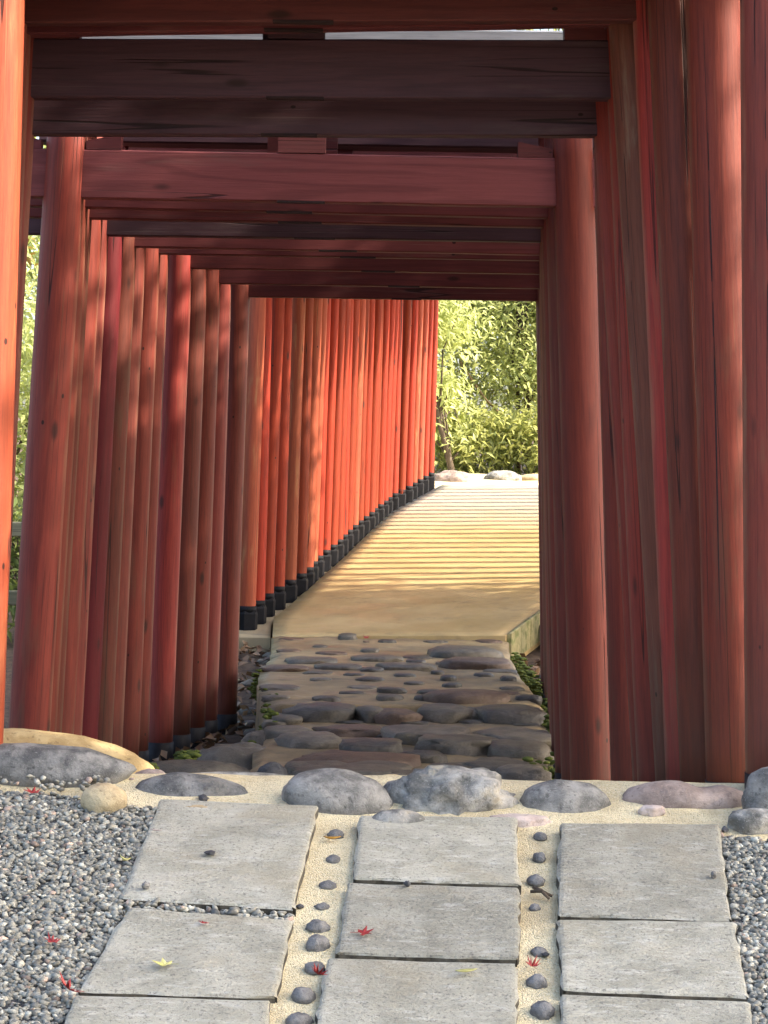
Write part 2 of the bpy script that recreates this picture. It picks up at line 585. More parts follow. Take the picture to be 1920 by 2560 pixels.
# sand bed of the forecourt, up to the crest under the boulders
xs2 = list(np.arange(-2.2, 2.21, 0.05))
ys2 = list(np.arange(2.2, 4.96, 0.05))
V, Fs = [], []
for y in ys2:
    for x in xs2:
        n_ = noise.noise(Vector((x * 5, y * 5, 4))) * 0.006 + noise.noise(Vector((x * 14, y * 14, 9))) * 0.003
        z = height(x, y) + 0.012
        if y > 4.75: z -= (y - 4.75) * 0.12
        V.append((x, y, z + n_))
nx = len(xs2)
for j in range(len(ys2) - 1):
    for i in range(nx - 1):
        Fs.append((j * nx + i, j * nx + i + 1, (j + 1) * nx + i + 1, (j + 1) * nx + i))
sand = setp(link('sand_bed', mesh('sand_bed', V, Fs), M_sand), kind='structure')


def slab(corners, seed, thick=0.045, lift=0.020):
    """paving slab between four photo corners TL TR BR BL, worn edges"""
    P = [fc(*c) for c in corners]
    rr = random.Random(seed)
    G_ = [0, .012, .03] + [k / 12 for k in range(1, 12)] + [.97, .988, 1]
    n = len(G_) - 1
    V, Fs = [], []
    Nrm = Vector((0, -FS, 1)).normalized()
    tilt = [rr.uniform(-.003, .003) for _ in range(4)]
    for j in range(n + 1):
        for i in range(n + 1):
            u, v = G_[i], G_[j]
            p = P[0] * (1 - u) * (1 - v) + P[1] * u * (1 - v) + P[2] * u * v + P[3] * (1 - u) * v
            tl = tilt[0] * (1 - u) * (1 - v) + tilt[1] * u * (1 - v) + tilt[2] * u * v + tilt[3] * (1 - u) * v
            e = min(u, 1 - u, v, 1 - v)
            q = p + Nrm * (lift + tl + noise.noise(Vector((p.x * 13 + seed, p.y * 13, 0))) * 0.0016 - (0.005 if e < 1e-6 else 0.0012 if e < .02 else 0))
            if e < 1e-6:
                jit = Vector((noise.noise(Vector((p.x * 40, p.y * 40, seed))), noise.noise(Vector((p.x * 40, p.y * 40, seed + 7.))), 0)) * 0.007
                q += jit
                if min(u, 1 - u) < 1e-6 and min(v, 1 - v) < 1e-6:
                    cen = (P[0] + P[1] + P[2] + P[3]) / 4
                    q += (cen - p).normalized() * rr.uniform(.006, .020)
            V.append(q)
    for j in range(n):
        for i in range(n):
            a = j * (n + 1) + i
            Fs.append((a + n + 1, a + n + 2, a + 1, a))
    ringi = [i for i in range(n + 1)] + [j * (n + 1) + n for j in range(1, n + 1)] + [n * (n + 1) + i for i in range(n - 1, -1, -1)] + [j * (n + 1) for j in range(n - 1, 0, -1)]
    o = len(V)
    for k in ringi: V.append(V[k] - Nrm * thick + Vector((0, 0, 0)))
    m = len(ringi)
    for k in range(m):
        Fs.append((ringi[k], ringi[(k + 1) % m], o + (k + 1) % m, o + k))
    c = sum(P, Vector()) / 4
    V = [p - c for p in V]
    me = mesh('paving_slab', V, Fs, smooth=False)
    ob = link('paving_slab', me, M_slab, sand, c)
    me.materials.append(M_slab_side)
    for pl in me.polygons:
        if pl.index >= n * n: pl.material_index = 1
    return ob


SLABS = [
    [(399, 2016), (797, 2038), (734, 2299), (304, 2266)],
    [(322, 2293), (731, 2322), (690, 2515), (195, 2501)],
    [(188, 2516), (678, 2530), (640, 2745), (95, 2730)],
    [(899, 2062), (1290, 2062), (1297, 2238), (882, 2222)],
    [(869, 2230), (1297, 2246), (1300, 2424), (842, 2404)],
    [(819, 2418), (1292, 2432), (1292, 2640), (780, 2622)],
    [(1400, 2080), (1797, 2080), (1826, 2326), (1391, 2314)],
    [(1393, 2322), (1836, 2331), (1868, 2515), (1402, 2503)],
    [(1400, 2512), (1872, 2526), (1905, 2730), (1402, 2715)],
]
for i, c in enumerate(SLABS): slab(c, i * 3.1 + 1)


# ------------------------------------------------------------------ stones
def rock_mesh(name, rx, ry, rz, seed, rough=0.12, sub=3, skew=0.0, flat=0.0, lumps=1.6, hump2=None, box=1.0):
    bm = bmesh.new()
    bmesh.ops.create_icosphere(bm, subdivisions=sub, radius=1)
    off = Vector((seed * 3.7, seed * 1.3, seed * 7.1))
    for v in bm.verts:
        d = v.co.normalized()
        r = 1 + rough * (noise.noise(d * lumps + off) + 0.55 * noise.noise(d * lumps * 2.2 + off) + 0.28 * noise.noise(d * lumps * 5 + off) + 0.12 * noise.noise(d * lumps * 11 + off))
        if box != 1.0:
            d = Vector([math.copysign(abs(c_) ** box, c_) for c_ in d])
        p = d * r
        if flat and p.z > 0: p.z = p.z / (1 + flat * p.z)
        if hump2:
            cx, wx, dep = hump2
            p.z -= dep * math.exp(-((p.x - cx) / wx) ** 2) * max(p.z, 0)
        p.x += skew * max(p.z, 0) * (1 - abs(p.x) * .3)
        v.co = Vector((p.x * rx, p.y * ry, p.z * rz))
    me = bpy.data.meshes.new(name)
    bm.to_mesh(me)
    bm.free()
    me.polygons.foreach_set('use_smooth', [True] * len(me.polygons))
    return me


def boulder(x0, x1, yt, yb, d, label, mat, seed, depth=0.8, skew=0.0, rough=0.12, flat=0.15, hump2=None, cat='boulder', name='boulder', group='boulders edging the forecourt', rz=0.0, lumps=1.6):
    a, b = W(x0, yb, d), W(x1, yb, d)
    top = W((x0 + x1) / 2, yt, d).z
    bot = W((x0 + x1) / 2, yb, d).z
    rx = (b.x - a.x) / 2
    h = top - bot
    c = Vector(((a.x + b.x) / 2, d, bot + h * 0.12))
    rzz = (h * 0.88) * (1 + flat * 0.9)
    me = rock_mesh(name, rx * 1.02, rx * depth, rzz, seed, rough, 4, skew, flat, lumps, hump2)
    o = link(name, me, mat, None, c, (0, 0, rz))
    return setp(o, label, cat, group)


boulder(-80, 325, 1858, 1930, 4.50, 'dark grey boulder at the left end, before the big yellow one', M_b_dark, 1, 0.36, -0.45, 0.10, 0.3)
boulder(-190, 375, 1824, 1945, 4.72, 'big sunlit yellow boulder behind the dark one at the left', M_b_yellow, 2, 0.4, -0.2, 0.08)
boulder(318, 418, 1922, 1966, 4.60, 'small pinkish boulder wedged between the yellow and the long grey ones', M_b_pink, 3, 0.7, 0.2, 0.16)
boulder(346, 640, 1934, 2004, 4.46, 'long low grey boulder tapering to the right above the first slab', M_b_dark, 4, 0.45, -0.30, 0.09)
boulder(203, 316, 1957, 2006, 4.33, 'small round tan boulder lying at the gravel edge', M_b_tan, 5, 0.8, 0.0, 0.08)
boulder(430, 760, 1929, 1962, 4.74, 'flat pale grey stone bar behind the long grey boulder', M_b_pale, 6, 0.25, 0.0, 0.05, 0.7)
boulder(712, 984, 1922, 2022, 4.40, 'large smooth grey boulder with a peak at its left, before the path', M_b_grey, 7, 0.62, -0.28, 0.10)
boulder(925, 1030, 1934, 1982, 4.66, 'small tan boulder showing between the two large ones', M_b_tan, 8, 0.7, 0.1, 0.10)
boulder(985, 1278, 1917, 2016, 4.42, 'large pale pitted boulder with dark hollows, before the path', M_b_pale, 9, 0.6, -0.1, 0.30, 0.4, lumps=2.3)
boulder(1288, 1562, 1952, 2014, 4.66, 'tan boulder half hidden behind the smooth grey one at the right', M_b_tan, 10, 0.5, 0.05, 0.10)
boulder(1296, 1528, 1948, 2027, 4.42, 'smooth grey rounded boulder between the pitted and the pinkish ones', M_b_grey, 11, 0.62, 0.0, 0.08)
boulder(1552, 1880, 1951, 2012, 4.45, 'broad pinkish brown boulder with two humps at the right', M_b_pink, 12, 0.45, -0.05, 0.08, 0.15, (0.25, 0.2, 0.28))
boulder(1852, 1912, 1948, 1992, 4.56, 'small speckled dark stone at the right edge', M_b_dark, 13, 0.8, 0.1, 0.15)
boulder(1858, 2080, 1908, 2004, 4.36, 'tall grey boulder cut by the right edge of the view', M_b_grey, 14, 0.6, 0.0, 0.12)
boulder(924, 1068, 2022, 2070, 4.28, 'half buried pale stone at the head of the middle slab column', M_b_pale, 15, 0.5, 0.0, 0.06, 0.5)
boulder(1218, 1372, 2034, 2062, 4.32, 'flat pinkish stone flake with dark underside in the sand', M_flat_pink, 16, 0.45, 0.2, 0.22, 0.8, cat='stone', name='flat_stone', group='flat stones in the sand')
boulder(1822, 1946, 2020, 2054, 4.30, 'flat pale stone in the sand near the right gravel', M_b_pale, 17, 0.6, 0.0, 0.16, 1.0, cat='stone', name='flat_stone', group='flat stones in the sand')
boulder(1540, 1672, 2058, 2080, 4.29, 'thin brownish stone touching the top of the right slab', M_b_pink, 18, 0.35, 0.0, 0.12, 1.0, cat='stone', name='flat_stone', group='flat stones in the sand')
boulder(1598, 1662, 2012, 2028, 4.36, 'small pale stone chip before the pinkish boulder', M_flat_pink, 19, 0.5, 0.3, 0.25, 0.8, cat='stone', name='flat_stone', group='flat stones in the sand')
boulder(452, 540, 2012, 2032, 4.32, 'thin stone sliver at the top edge of the left slab', M_b_tan, 20, 0.4, 0.0, 0.2, 0.9, cat='stone', name='flat_stone', group='flat stones in the sand')

# pebbles set in the two sand joints
PEB = [(839, 2092, 22), (833, 2153, 22), (820, 2219, 26), (805, 2272, 20), (793, 2325, 30), (795, 2368, 33), (787, 2426, 31), (758, 2497, 36), (748, 2560, 38),
       (1351, 2095, 19), (1348, 2148, 20), (1339, 2206, 25), (1337, 2274, 15), (1347, 2385, 24), (1342, 2462, 32), (1356, 2534, 34)]
for i, (x, y, r) in enumerate(PEB):
    p = fc(x, y)
    rr = r * p.y / F * random.uniform(.88, 1.04)
    ang = i in (3, 4, 12)
    me = rock_mesh('pebble', rr, rr * random.uniform(.8, 1.0), rr * random.uniform(.65, .85), 40 + i, 0.30 if ang else 0.17, 3, 0, 0, 1.9)
    link('pebble', me, M_pebble, sand, p + Vector((0, 0, rr * 0.12)), (0, 0, random.uniform(0, 3)))


# loose chips
def chip(x, y, r, label, mat=M_b_black, zl=0.024, seed=0, sq=0.7):
    p = fc(x, y)
    rr = r * p.y / F
    me = rock_mesh('loose_stone', rr, rr * .8, rr * sq, 70 + seed, 0.35, 2, 0, 0, 2.0)
    me.polygons.foreach_set('use_smooth', [False] * len(me.polygons))
    o = link('loose_stone', me, mat, None, p + Vector((0, 0, zl + rr * sq * .6)), (0, 0, seed))
    setp(o, label, 'stone', 'loose stones on the slabs and sand')


chip(363, 2254, 12, 'round dark stone lying on the first left slab near its lower edge', M_b_dark, seed=1, sq=.8)
chip(525, 2168, 17, 'flat black chip in the middle of the first left slab', seed=2, sq=.35)
chip(1017, 2248, 9, 'tiny black stone at the joint of the first two middle slabs', seed=3, sq=.9)
chip(1783, 2226, 9, 'tiny dark stone near the right edge of the first right slab', M_b_dark, seed=4, sq=1.1)
chip(508, 2002, 15, 'black stone on the sand below the long grey boulder', zl=0, seed=5)
chip(217, 2010, 15, 'black cube-like stone at the gravel edge by the tan boulder', zl=.006, seed=6, sq=.9)
chip(138, 1955, 12, 'dark crushed stone on the sand under the dark boulder', M_b_dark, 0, 7)
chip(97, 1950, 9, 'small dark stone beside the crushed one under the dark boulder', M_b_dark, 0, 8)
chip(12, 1933, 11, 'grey stone on the sand at the far left', M_b_grey, 0, 9)
chip(78, 1962, 7, 'tiny dark stone on the sand left of the tan boulder', M_b_dark, 0, 10)
chip(730, 2017, 7, 'tiny dark stone at the left foot of the large smooth boulder', M_b_dark, 0, 11)
chip(1364, 2397, 11, 'black chip beside a pebble in the right sand joint', zl=.005, seed=12, sq=.5)
chip(750, 2276, 10, 'dark chip at the corner of the first left slab', zl=.004, seed=13)
chip(1812, 2092, 11, 'black stone at the top corner of the right gravel', zl=.01, seed=14)


# gravel
def in_poly(px, py, poly):
    ins = np.zeros(len(px), bool)
    n = len(poly)
    for i in range(n):
        x1, y1 = poly[i]
        x2, y2 = poly[(i + 1) % n]
        c = ((y1 > py) != (y2 > py)) & (px < (x2 - x1) * (py - y1) / (y2 - y1 + 1e-12) + x1)
        ins ^= c
    return ins


def gravel(poly_px, n, label_name, layers=(0.004, 0.011)):
    poly = [(fc(*p).x, fc(*p).y) for p in poly_px]
    P = np.array(poly)
    lo, hi = P.min(0), P.max(0)
    # bed sheet
    pts = rng.uniform(lo, hi, (n * 3, 2))
    pts = pts[in_poly(pts[:, 0], pts[:, 1], poly)][:n]
    m = len(pts)
    bm = bmesh.new()
    bmesh.ops.create_icosphere(bm, subdivisions=1, radius=1)
    base = np.array([v.co[:] for v in bm.verts])
    tri = np.array([[v.index for v in f.verts] for f in bm.faces])
    bm.free()
    k = len(base)
    s = rng.uniform(0.0038, 0.0086, (m, 1)) * rng.choice([0.8, 1.0, 1.0, 1.15], (m, 1))
    scl = np.stack([rng.uniform(.8, 1.35, m), rng.uniform(.65, 1.0, m), rng.uniform(.42, .75, m)], 1) * s
    jit = 1 + rng.uniform(-.42, .36, (m, k, 1))
    v = base[None] * jit * scl[:, None, :]
    a = rng.uniform(0, 2 * np.pi, m)
    t1 = rng.normal(0, .35, m)
    ca, sa = np.cos(t1)[:, None], np.sin(t1)[:, None]
    v = np.stack([v[..., 0] * ca - v[..., 2] * sa, v[..., 1], v[..., 0] * sa + v[..., 2] * ca], -1)
    ca, sa = np.cos(a)[:, None], np.sin(a)[:, None]
    v = np.stack([v[..., 0] * ca - v[..., 1] * sa, v[..., 0] * sa + v[..., 1] * ca, v[..., 2]], -1)
    z = ZC + FZ + FS * (pts[:, 1] - FY) + rng.uniform(layers[0], layers[1], m)
    v += np.concatenate([pts, z[:, None]], 1)[:, None, :]
    g = rng.choice([0.11, 0.17, 0.24, 0.31, 0.39, 0.52], m, p=[.13, .22, .27, .2, .12, .06])
    g = g * rng.uniform(.8, 1.2, m)
    warm = rng.uniform(-.04, .10, m) * (rng.random(m) < .5)
    c = np.stack([g * (1.03 + warm), g * (1 + warm * .3), g * (0.82 - warm * .5)], 1)
    pk = rng.random(m) < .04
    c[pk] = c[pk] * np.array([1.15, .88, .82])
    me = fast_mesh('gravel', v.reshape(-1, 3), (tri[None] + (np.arange(m) * k)[:, None, None]).reshape(-1, 3), False, np.repeat(c, k, 0))
    return setp(link('gravel', me, M_gravel), kind='stuff')


M_bed = plain('gravel_bed', (0.03, 0.03, 0.03), (0.08, 0.08, 0.08), 90, 0.95, 0.8, 0.01, rnd=0)
GL = [(-500, 1965), (0, 1990), (130, 1996), (215, 2010), (300, 2022), (396, 2034), (350, 2150), (300, 2268), (312, 2296), (190, 2506), (180, 2520), (80, 2760), (-700, 2760)]
GR = [(1800, 2098), (1850, 2104), (1920, 2112), (2200, 2150), (2350, 2760), (1912, 2760), (1872, 2520), (1838, 2330)]
GJ = [(306, 2268), (733, 2301), (731, 2320), (325, 2291)]
gravel(GL, 19000, 'l')
gravel(GR, 8500, 'r')
gravel([(-60, 1938), (150, 1958), (330, 1975), (300, 2010), (130, 1996), (-60, 1985)], 70, 's', (0.016, 0.022))
gravel(GJ, 260, 'j', (0.004, 0.014))
for poly in (GL, GR):
    vv = [fc(*p) for p in poly]
    me = mesh('gravel_bed', [p + Vector((0, 0, .003 + .004)) for p in vv], [tuple(range(len(vv) - 1, -1, -1))], False)
    setp(link('gravel_bed', me, M_bed), kind='structure')


# ------------------------------------------------------------------ stone path
PZ1, PZ2, PZ3 = -0.848, -0.888, -0.985


def strip(name, Lpx, Rpx, z, mat, nacross=26, drop=0.3, kind='structure', bumps=0.006):
    Lp = [on_plane(*p, z) for p in Lpx]
    Rp = [on_plane(*p, z) for p in Rpx]
    rows = []

    def resample(P, n):
        L = [0]
        for a, b in zip(P, P[1:]): L.append(L[-1] + (b - a).length)
        out = []
        for i in range(n):
            t = L[-1] * i / (n - 1)
            k = max(j for j in range(len(L)) if L[j] <= t + 1e-9)
            k = min(k, len(P) - 2)
            f = (t - L[k]) / max(L[k + 1] - L[k], 1e-9)
            out.append(P[k].lerp(P[k + 1], f))
        return out
    n = 30
    Lp, Rp = resample(Lp, n), resample(Rp, n)
    V, Fs = [], []
    for j in range(n):
        for i in range(nacross + 1):
            u = i / nacross
            p = Lp[j].lerp(Rp[j], u)
            e = min(u, 1 - u)
            p = p + Vector((noise.noise(p * 9) * 0.02 * (1 if e < .05 else 0), 0, noise.noise(Vector((p.x * 6, p.y * 6, 3))) * bumps * 1.5 + noise.noise(Vector((p.x * 22, p.y * 22, 8))) * bumps * .6 - (0.012 if e < 1e-6 else 0)))
            V.append(p)
    m = nacross + 1
    for j in range(n - 1):
        for i in range(nacross):
            a = j * m + i
            Fs.append((a, a + 1, a + m + 1, a + m))
    ring_ = list(range(m)) + [j * m + nacross for j in range(1, n)] + [(n - 1) * m + i for i in range(nacross - 1, -1, -1)] + [j * m for j in range(n - 2, 0, -1)]
    o = len(V)
    for q in ring_:
        p = V[q].copy()
        p.z -= drop * .5
        p.x += noise.noise(p * 7) * .02
        V.append(p)
    for q in ring_:
        p = V[q].copy()
        p.z -= drop
        V.append(p)
    k = len(ring_)
    for lay in range(2):
        for q in range(k):
            a = ring_[q] if lay == 0 else o + q
            b = ring_[(q + 1) % k] if lay == 0 else o + (q + 1) % k
            Fs.append((a, o + lay * k + q, o + lay * k + (q + 1) % k, b))
    return setp(link(name, mesh(name, V, Fs), mat), kind=kind)


path = strip('stone_path', [(687, 1763), (661, 1750), (641, 1707), (651, 1672), (679, 1641), (681, 1592)],
             [(1358, 1768), (1353, 1758), (1343, 1737), (1314, 1702), (1279, 1656), (1264, 1589)], PZ1, M_mortar, drop=0.26)
path2 = strip('stone_path', [(560, 2060), (600, 1960), (640, 1880), (676, 1823), (690, 1800), (700, 1770)],
              [(1358, 2060), (1360, 1960), (1367, 1860), (1367, 1823), (1360, 1795), (1340, 1770)], PZ2, M_mortar, drop=0.24)


def pstone(x, y, hw, mat, z=PZ1, par=None, hgt=0.022, depth=0.55, seed=0, flat=0.9, rough=0.15, skew=0.0, dz=0.0):
    p = on_plane(x, y, z)
    rx = hw * p.y / F
    hgt *= 1.1
    if hw < 32: hw *= 1.3
    rx = hw * p.y / F
    me = rock_mesh('stone', rx * 1.08, min(rx * depth * 1.9, .26), hgt * (1 + flat), seed * 1.7 + 101, rough, 3, skew, flat, 1.9, None, random.uniform(.72, .95))
    me.polygons.foreach_set('use_smooth', [True] * len(me.polygons))
    return link('stone', me, mat, par or path, p + Vector((0, 0, dz - 0.002)), (0, 0, random.uniform(-.15, .15)))


G, B, D, X = M_s_grey, M_s_brown, M_s_dark, M_s_mix
ST1 = [  # x, y, half width, mat, height, depth factor
    (869, 1597, 18, G, .030, .8), (915, 1606, 6, B, .01, .8), (968, 1606, 17, D, .018, .6), (1090, 1606, 22, G, .012, .6), (1222, 1604, 24, B, .012, .6),
    (800, 1617, 14, D, .012, .7), (722, 1628, 22, B, .012, .6), (925, 1628, 17, G, .016, .6), (830, 1635, 28, B, .014, .5),
    (730, 1599, 22, B, .010, .6), (780, 1655, 62, G, .022, .55), (712, 1674, 58, B, .020, .5), (845, 1672, 58, G, .022, .45), (945, 1650, 62, G, .024, .5),
    (1045, 1645, 26, D, .014, .6), (1160, 1640, 82, G, .045, .6), (1015, 1672, 74, G, .026, .45), (930, 1677, 22, D, .018, .7), (1190, 1668, 84, B, .042, .5),
    (1040, 1657, 18, D, .018, .7), (1120, 1660, 24, D, .012, .5), (1093, 1683, 12, D, .014, .7), (1208, 1690, 18, D, .016, .6), (1010, 1690, 20, D, .014, .6),
    (885, 1689, 20, D, .012, .5), (795, 1683, 26, G, .010, .5), (802, 1700, 20, X, .012, .5), (925, 1702, 27, D, .018, .5), (1120, 1700, 15, D, .022, .8),
    (1271, 1701, 15, D, .020, .8), (1035, 1710, 18, G, .012, .6), (1130, 1716, 17, D, .016, .6), (905, 1720, 36, X, .010, .6), (978, 1729, 27, D, .018, .5),
    (880, 1736, 24, D, .014, .5), (1075, 1734, 22, D, .018, .6), (974, 1748, 25, G, .020, .7), (1280, 1722, 22, G, .010, .5), (1320, 1748, 24, D, .018, .6),
    (1165, 1752, 104, B, .042, .42), (815, 1752, 26, D, .020, .6), (1057, 1750, 16, D, .020, .7), (700, 1720, 48, G, .012, .7), (690, 1745, 34, G, .012, .6), (1250, 1680, 40, G, .012, .5), (1265, 1735, 34, B, .012, .5),
]
for i, (x, y, hw, m, h, dp) in enumerate(ST1):
    pstone(x, y, hw, m, PZ1, path, h, dp, i)
# riser row, standing proud at the step
for i, (x, y, hw, m, h, dp) in enumerate([(806, 1782, 76, D, .085, .55), (923, 1784, 30, G, .080, .9), (990, 1788, 52, B, .070, .6), (1110, 1786, 62, G, .075, .6), (1270, 1790, 76, D, .080, .55), (720, 1783, 34, G, .04, .8), (1190, 1790, 24, X, .06, .9)]):
    pstone(x, 1796 + (i % 3) * 4, hw * 1.1, m, PZ2, path, h * .62, dp * 1.2, 60 + i, 1.4, 0.2)
ST2 = [
    (722, 1838, 52, X, .05, .8), (775, 1862, 72, X, .065, .7), (880, 1834, 80, B, .045, .5), (1075, 1852, 98, X, .075, .6), (1150, 1876, 94, G, .075, .6), (930, 1884, 68, D, .075, .6),
    (1290, 1860, 92, X, .075, .7), (1300, 1888, 74, G, .075, .6), (1055, 1902, 52, D, .055, .6), (890, 1912, 130, B, .060, .45), (790, 1930, 66, G, .050, .6), (870, 1944, 120, G, .055, .4),
    (930, 1932, 90, G, .05, .5), (1245, 1930, 76, G, .065, .6), (1310, 1944, 60, X, .06, .6), (1032, 1810, 34, D, .020, .5), (1184, 1806, 24, G, .018, .6), (875, 1806, 30, D, .014, .5),
    (978, 1828, 28, D, .012, .5), (1200, 1845, 12, D, .02, .8), (950, 1842, 10, D, .016, .8), (1315, 1812, 30, G, .012, .5), (1140, 1930, 60, G, .045, .6), (690, 1808, 30, X, .02, .6), (1000, 1952, 70, G, .05, .5), (760, 1802, 22, G, .012, .5),
]
for i, (x, y, hw, m, h, dp) in enumerate(ST2):
    pstone(x, y, hw * 1.08, m, PZ2, path2, h * .58, dp, 80 + i, 1.6, 0.26)
# big flat rocks left of the path end
for i, (x0, x1, yt, yb, d, lab, mt) in enumerate([
        (470, 735, 1853, 1925, 7.5, 'wide flat brown-grey rock at the left of the path end', M_s_mix),
        (590, 720, 1826, 1880, 8.2, 'rounded mossy grey rock beside the path step', M_s_mix),
        (355, 640, 1894, 1948, 6.9, 'long low grey rock below the black post feet', M_s_grey),
        (636, 722, 1905, 1952, 6.3, 'black angular rock at the near end of the path', M_b_black)]):
    boulder(x0, x1, yt, yb + 40, d, lab, mt, 130 + i, 0.6, -0.1, 0.16, 0.5, group='rocks at the path end', name='rock', cat='rock')

# ------------------------------------------------------------------ ramp
RE = [(681, 1596, 12.2), (682, 1546, 12.75), (774, 1470, 14.1), (854, 1399, 15.55), (970, 1280, 17.9), (1037, 1251, 19.0), (1104, 1211, 20.4), (1150, 1206, 21.6)]
YAW2 = -math.radians(9)
gx = Vector((math.cos(YAW2), math.sin(YAW2), 0))


RL = [(12.2, W(681, 1592, 12.2)), (13.0, W(684, 1546, 13.0)), (14.2, W(774, 1470, 14.2)), (15.54, W(854, 1399, 15.54)), (17.0, W(920, 1334, 17.0)), (18.5, W(978, 1280, 18.5)), (19.36, W(1030, 1251, 19.36)), (20.6, W(1104, 1213, 20.6))]
RL.append((24, RL[-1][1] + Vector((.53, 3.4, .1))))
BX = [(12.6, 606), (13.44, 680), (14.0, 742), (14.9, 790), (15.52, 830), (16.28, 863), (16.7, 888), (17.77, 937), (18.65, 972), (19.36, 1020), (20.3, 1066), (22, 1110)]


def ramp_left(d):
    for (a, pa), (b, pb) in zip(RL, RL[1:]):
        if d <= b: return pa.lerp(pb, (d - a) / (b - a))
    return RL[-1][1]


RR = [(12.2, W(1264, 1589, 12.2)), (13.0, W(1358, 1519, 13.0))]


def ramp_right(d):
    if d <= 13.0: return RR[0][1].lerp(RR[1][1], (d - 12.2) / 0.8)
    k = min((d - 13.0) / 3, 1)
    p = RL[-1][1] if d > 24 else ramp_left(d)
    q = ramp_left(13.0)
    off = RR[1][1] - q
    tgt = gx * 1.62 + Vector((0, 0, .03))
    return p + off.lerp(tgt, k)


def band(name, lf, rf, d0, d1, dz, thick, mat, n=60, m=14, par=None, kind='structure'):
    """slab between two edge lines that follow the ramp"""
    V, Fs = [], []
    for j in range(n + 1):
        d = d0 + (d1 - d0) * j / n
        p, r_ = lf(d), rf(d)
        for i in range(m + 1):
            q = p.lerp(r_, i / m)
            q.z += dz + noise.noise(Vector((q.x * 3, q.y * 3, 5))) * .004
            V.append(q)
    k = m + 1
    for j in range(n):
        for i in range(m):
            a = j * k + i
            Fs.append((a, a + 1, a + k + 1, a + k))
    ring_ = list(range(k)) + [j * k + m for j in range(1, n + 1)] + [n * k + i for i in range(m - 1, -1, -1)] + [j * k for j in range(n - 1, 0, -1)]
    o = len(V)
    for q in ring_: V.append(V[q] - Vector((0, 0, thick)))
    c = len(ring_)
    for q in range(c):
        Fs.append((ring_[q], o + q, o + (q + 1) % c, ring_[(q + 1) % c]))
    me = mesh(name, V, Fs)
    me.polygons.foreach_set('use_smooth', [i < n * m for i in range(len(me.polygons))])
    return setp(link(name, me, mat, par), kind=kind)


def shift(fn, o):
    return lambda d: fn(d) + Vector((o, 0, 0))


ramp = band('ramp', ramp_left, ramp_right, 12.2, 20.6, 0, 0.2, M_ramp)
band('concrete_pad', shift(ramp_left, -.62), shift(ramp_left, -.012), 12.38, 20.6, -0.03, 0.09, M_pad)
band('concrete_pad', shift(ramp_right, .03), shift(ramp_right, .75), 12.8, 20.6, -0.06, 0.09, M_pad)
M_kerb = plain('kerb_board', (0.22, 0.19, 0.085), (0.33, 0.29, 0.14), 20, 0.8, 0.5, 0.003, extra=((0.08, 0.11, 0.02), 14, 0.5, 0.64, 0.7))
for a, b in ((12.22, 12.42), (12.425, 12.62), (12.63, 13.0), (13.01, 14.5), (14.51, 16.5)):
    band('kerb_board', shift(ramp_right, .003), shift(ramp_right, .027), a, b, 0.006, 0.16, M_kerb, 8, 1, par=ramp, kind=None)
# landing with sand beyond the ramp's head
V, Fs = [], []
xs3 = np.linspace(-1.5, 5, 40)
ys3 = np.linspace(20.1, 24.5, 26)
zl = ramp_left(20.6).z - ZC
for y in ys3:
    for x in xs3:
        V.append((x, y, -max(0, x - 3.2) * .5 - max(0, -.6 - x) * .5 + ZC + zl + 0.008 - max(0, 20.75 - y) * .16 + max(0, y - 20.5) * .028 + noise.noise(Vector((x * 2, y * 2, 0))) * .03))
for j in range(25):
    for i in range(39):
        Fs.append((j * 40 + i, j * 40 + i + 1, (j + 1) * 40 + i + 1, (j + 1) * 40 + i))
setp(link('landing', mesh('landing', V, Fs), M_sand), kind='structure')
boulder(1075, 1205, 1177, 1216, 21.6, 'low brownish boulder beside the last post at the head of the ramp', M_b_pink, 201, 0.6, -0.1, 0.16, 0.3, group='boulders at the head of the ramp')
boulder(1212, 1302, 1176, 1200, 22.4, 'pale smooth boulder before the bright bushes at the ramp head', M_b_pale, 202, 0.6, 0.0, 0.10, 0.3, group='boulders at the head of the ramp')
boulder(1300, 1375, 1184, 1200, 22.5, 'low pale boulder at the ramp head, half behind the right posts', M_b_tan, 203, 0.6, 0.0, 0.12, 0.4, group='boulders at the head of the ramp')


# ------------------------------------------------------------------ torii gates
def post_mesh(L, r0_, r1_, seed):
    n, m = 22, 12
    V, Fs = [], []
    for j in range(m + 1):
        t = j / m
        bx = noise.noise(Vector((seed * 5.1, t * 1.4, 0))) * .004
        by = noise.noise(Vector((seed * 5.1, t * 1.4, 9))) * .004
        for k in range(n):
            a = 2 * math.pi * k / n
            r = (r0_ + (r1_ - r0_) * t) * (1 + .018 * noise.noise(Vector((math.cos(a) * 1.3 + seed, math.sin(a) * 1.3, t * 1.5))))
            V.append((bx + math.cos(a) * r, by + math.sin(a) * r, L * t))
    for j in range(m):
        for k in range(n):
            k2 = (k + 1) % n
            Fs.append((j * n + k, j * n + k2, (j + 1) * n + k2, (j + 1) * n + k))
    Fs.append(tuple(range(n - 1, -1, -1)))
    Fs.append(tuple(range(m * n, m * n + n)))
    return mesh('post', V, Fs)


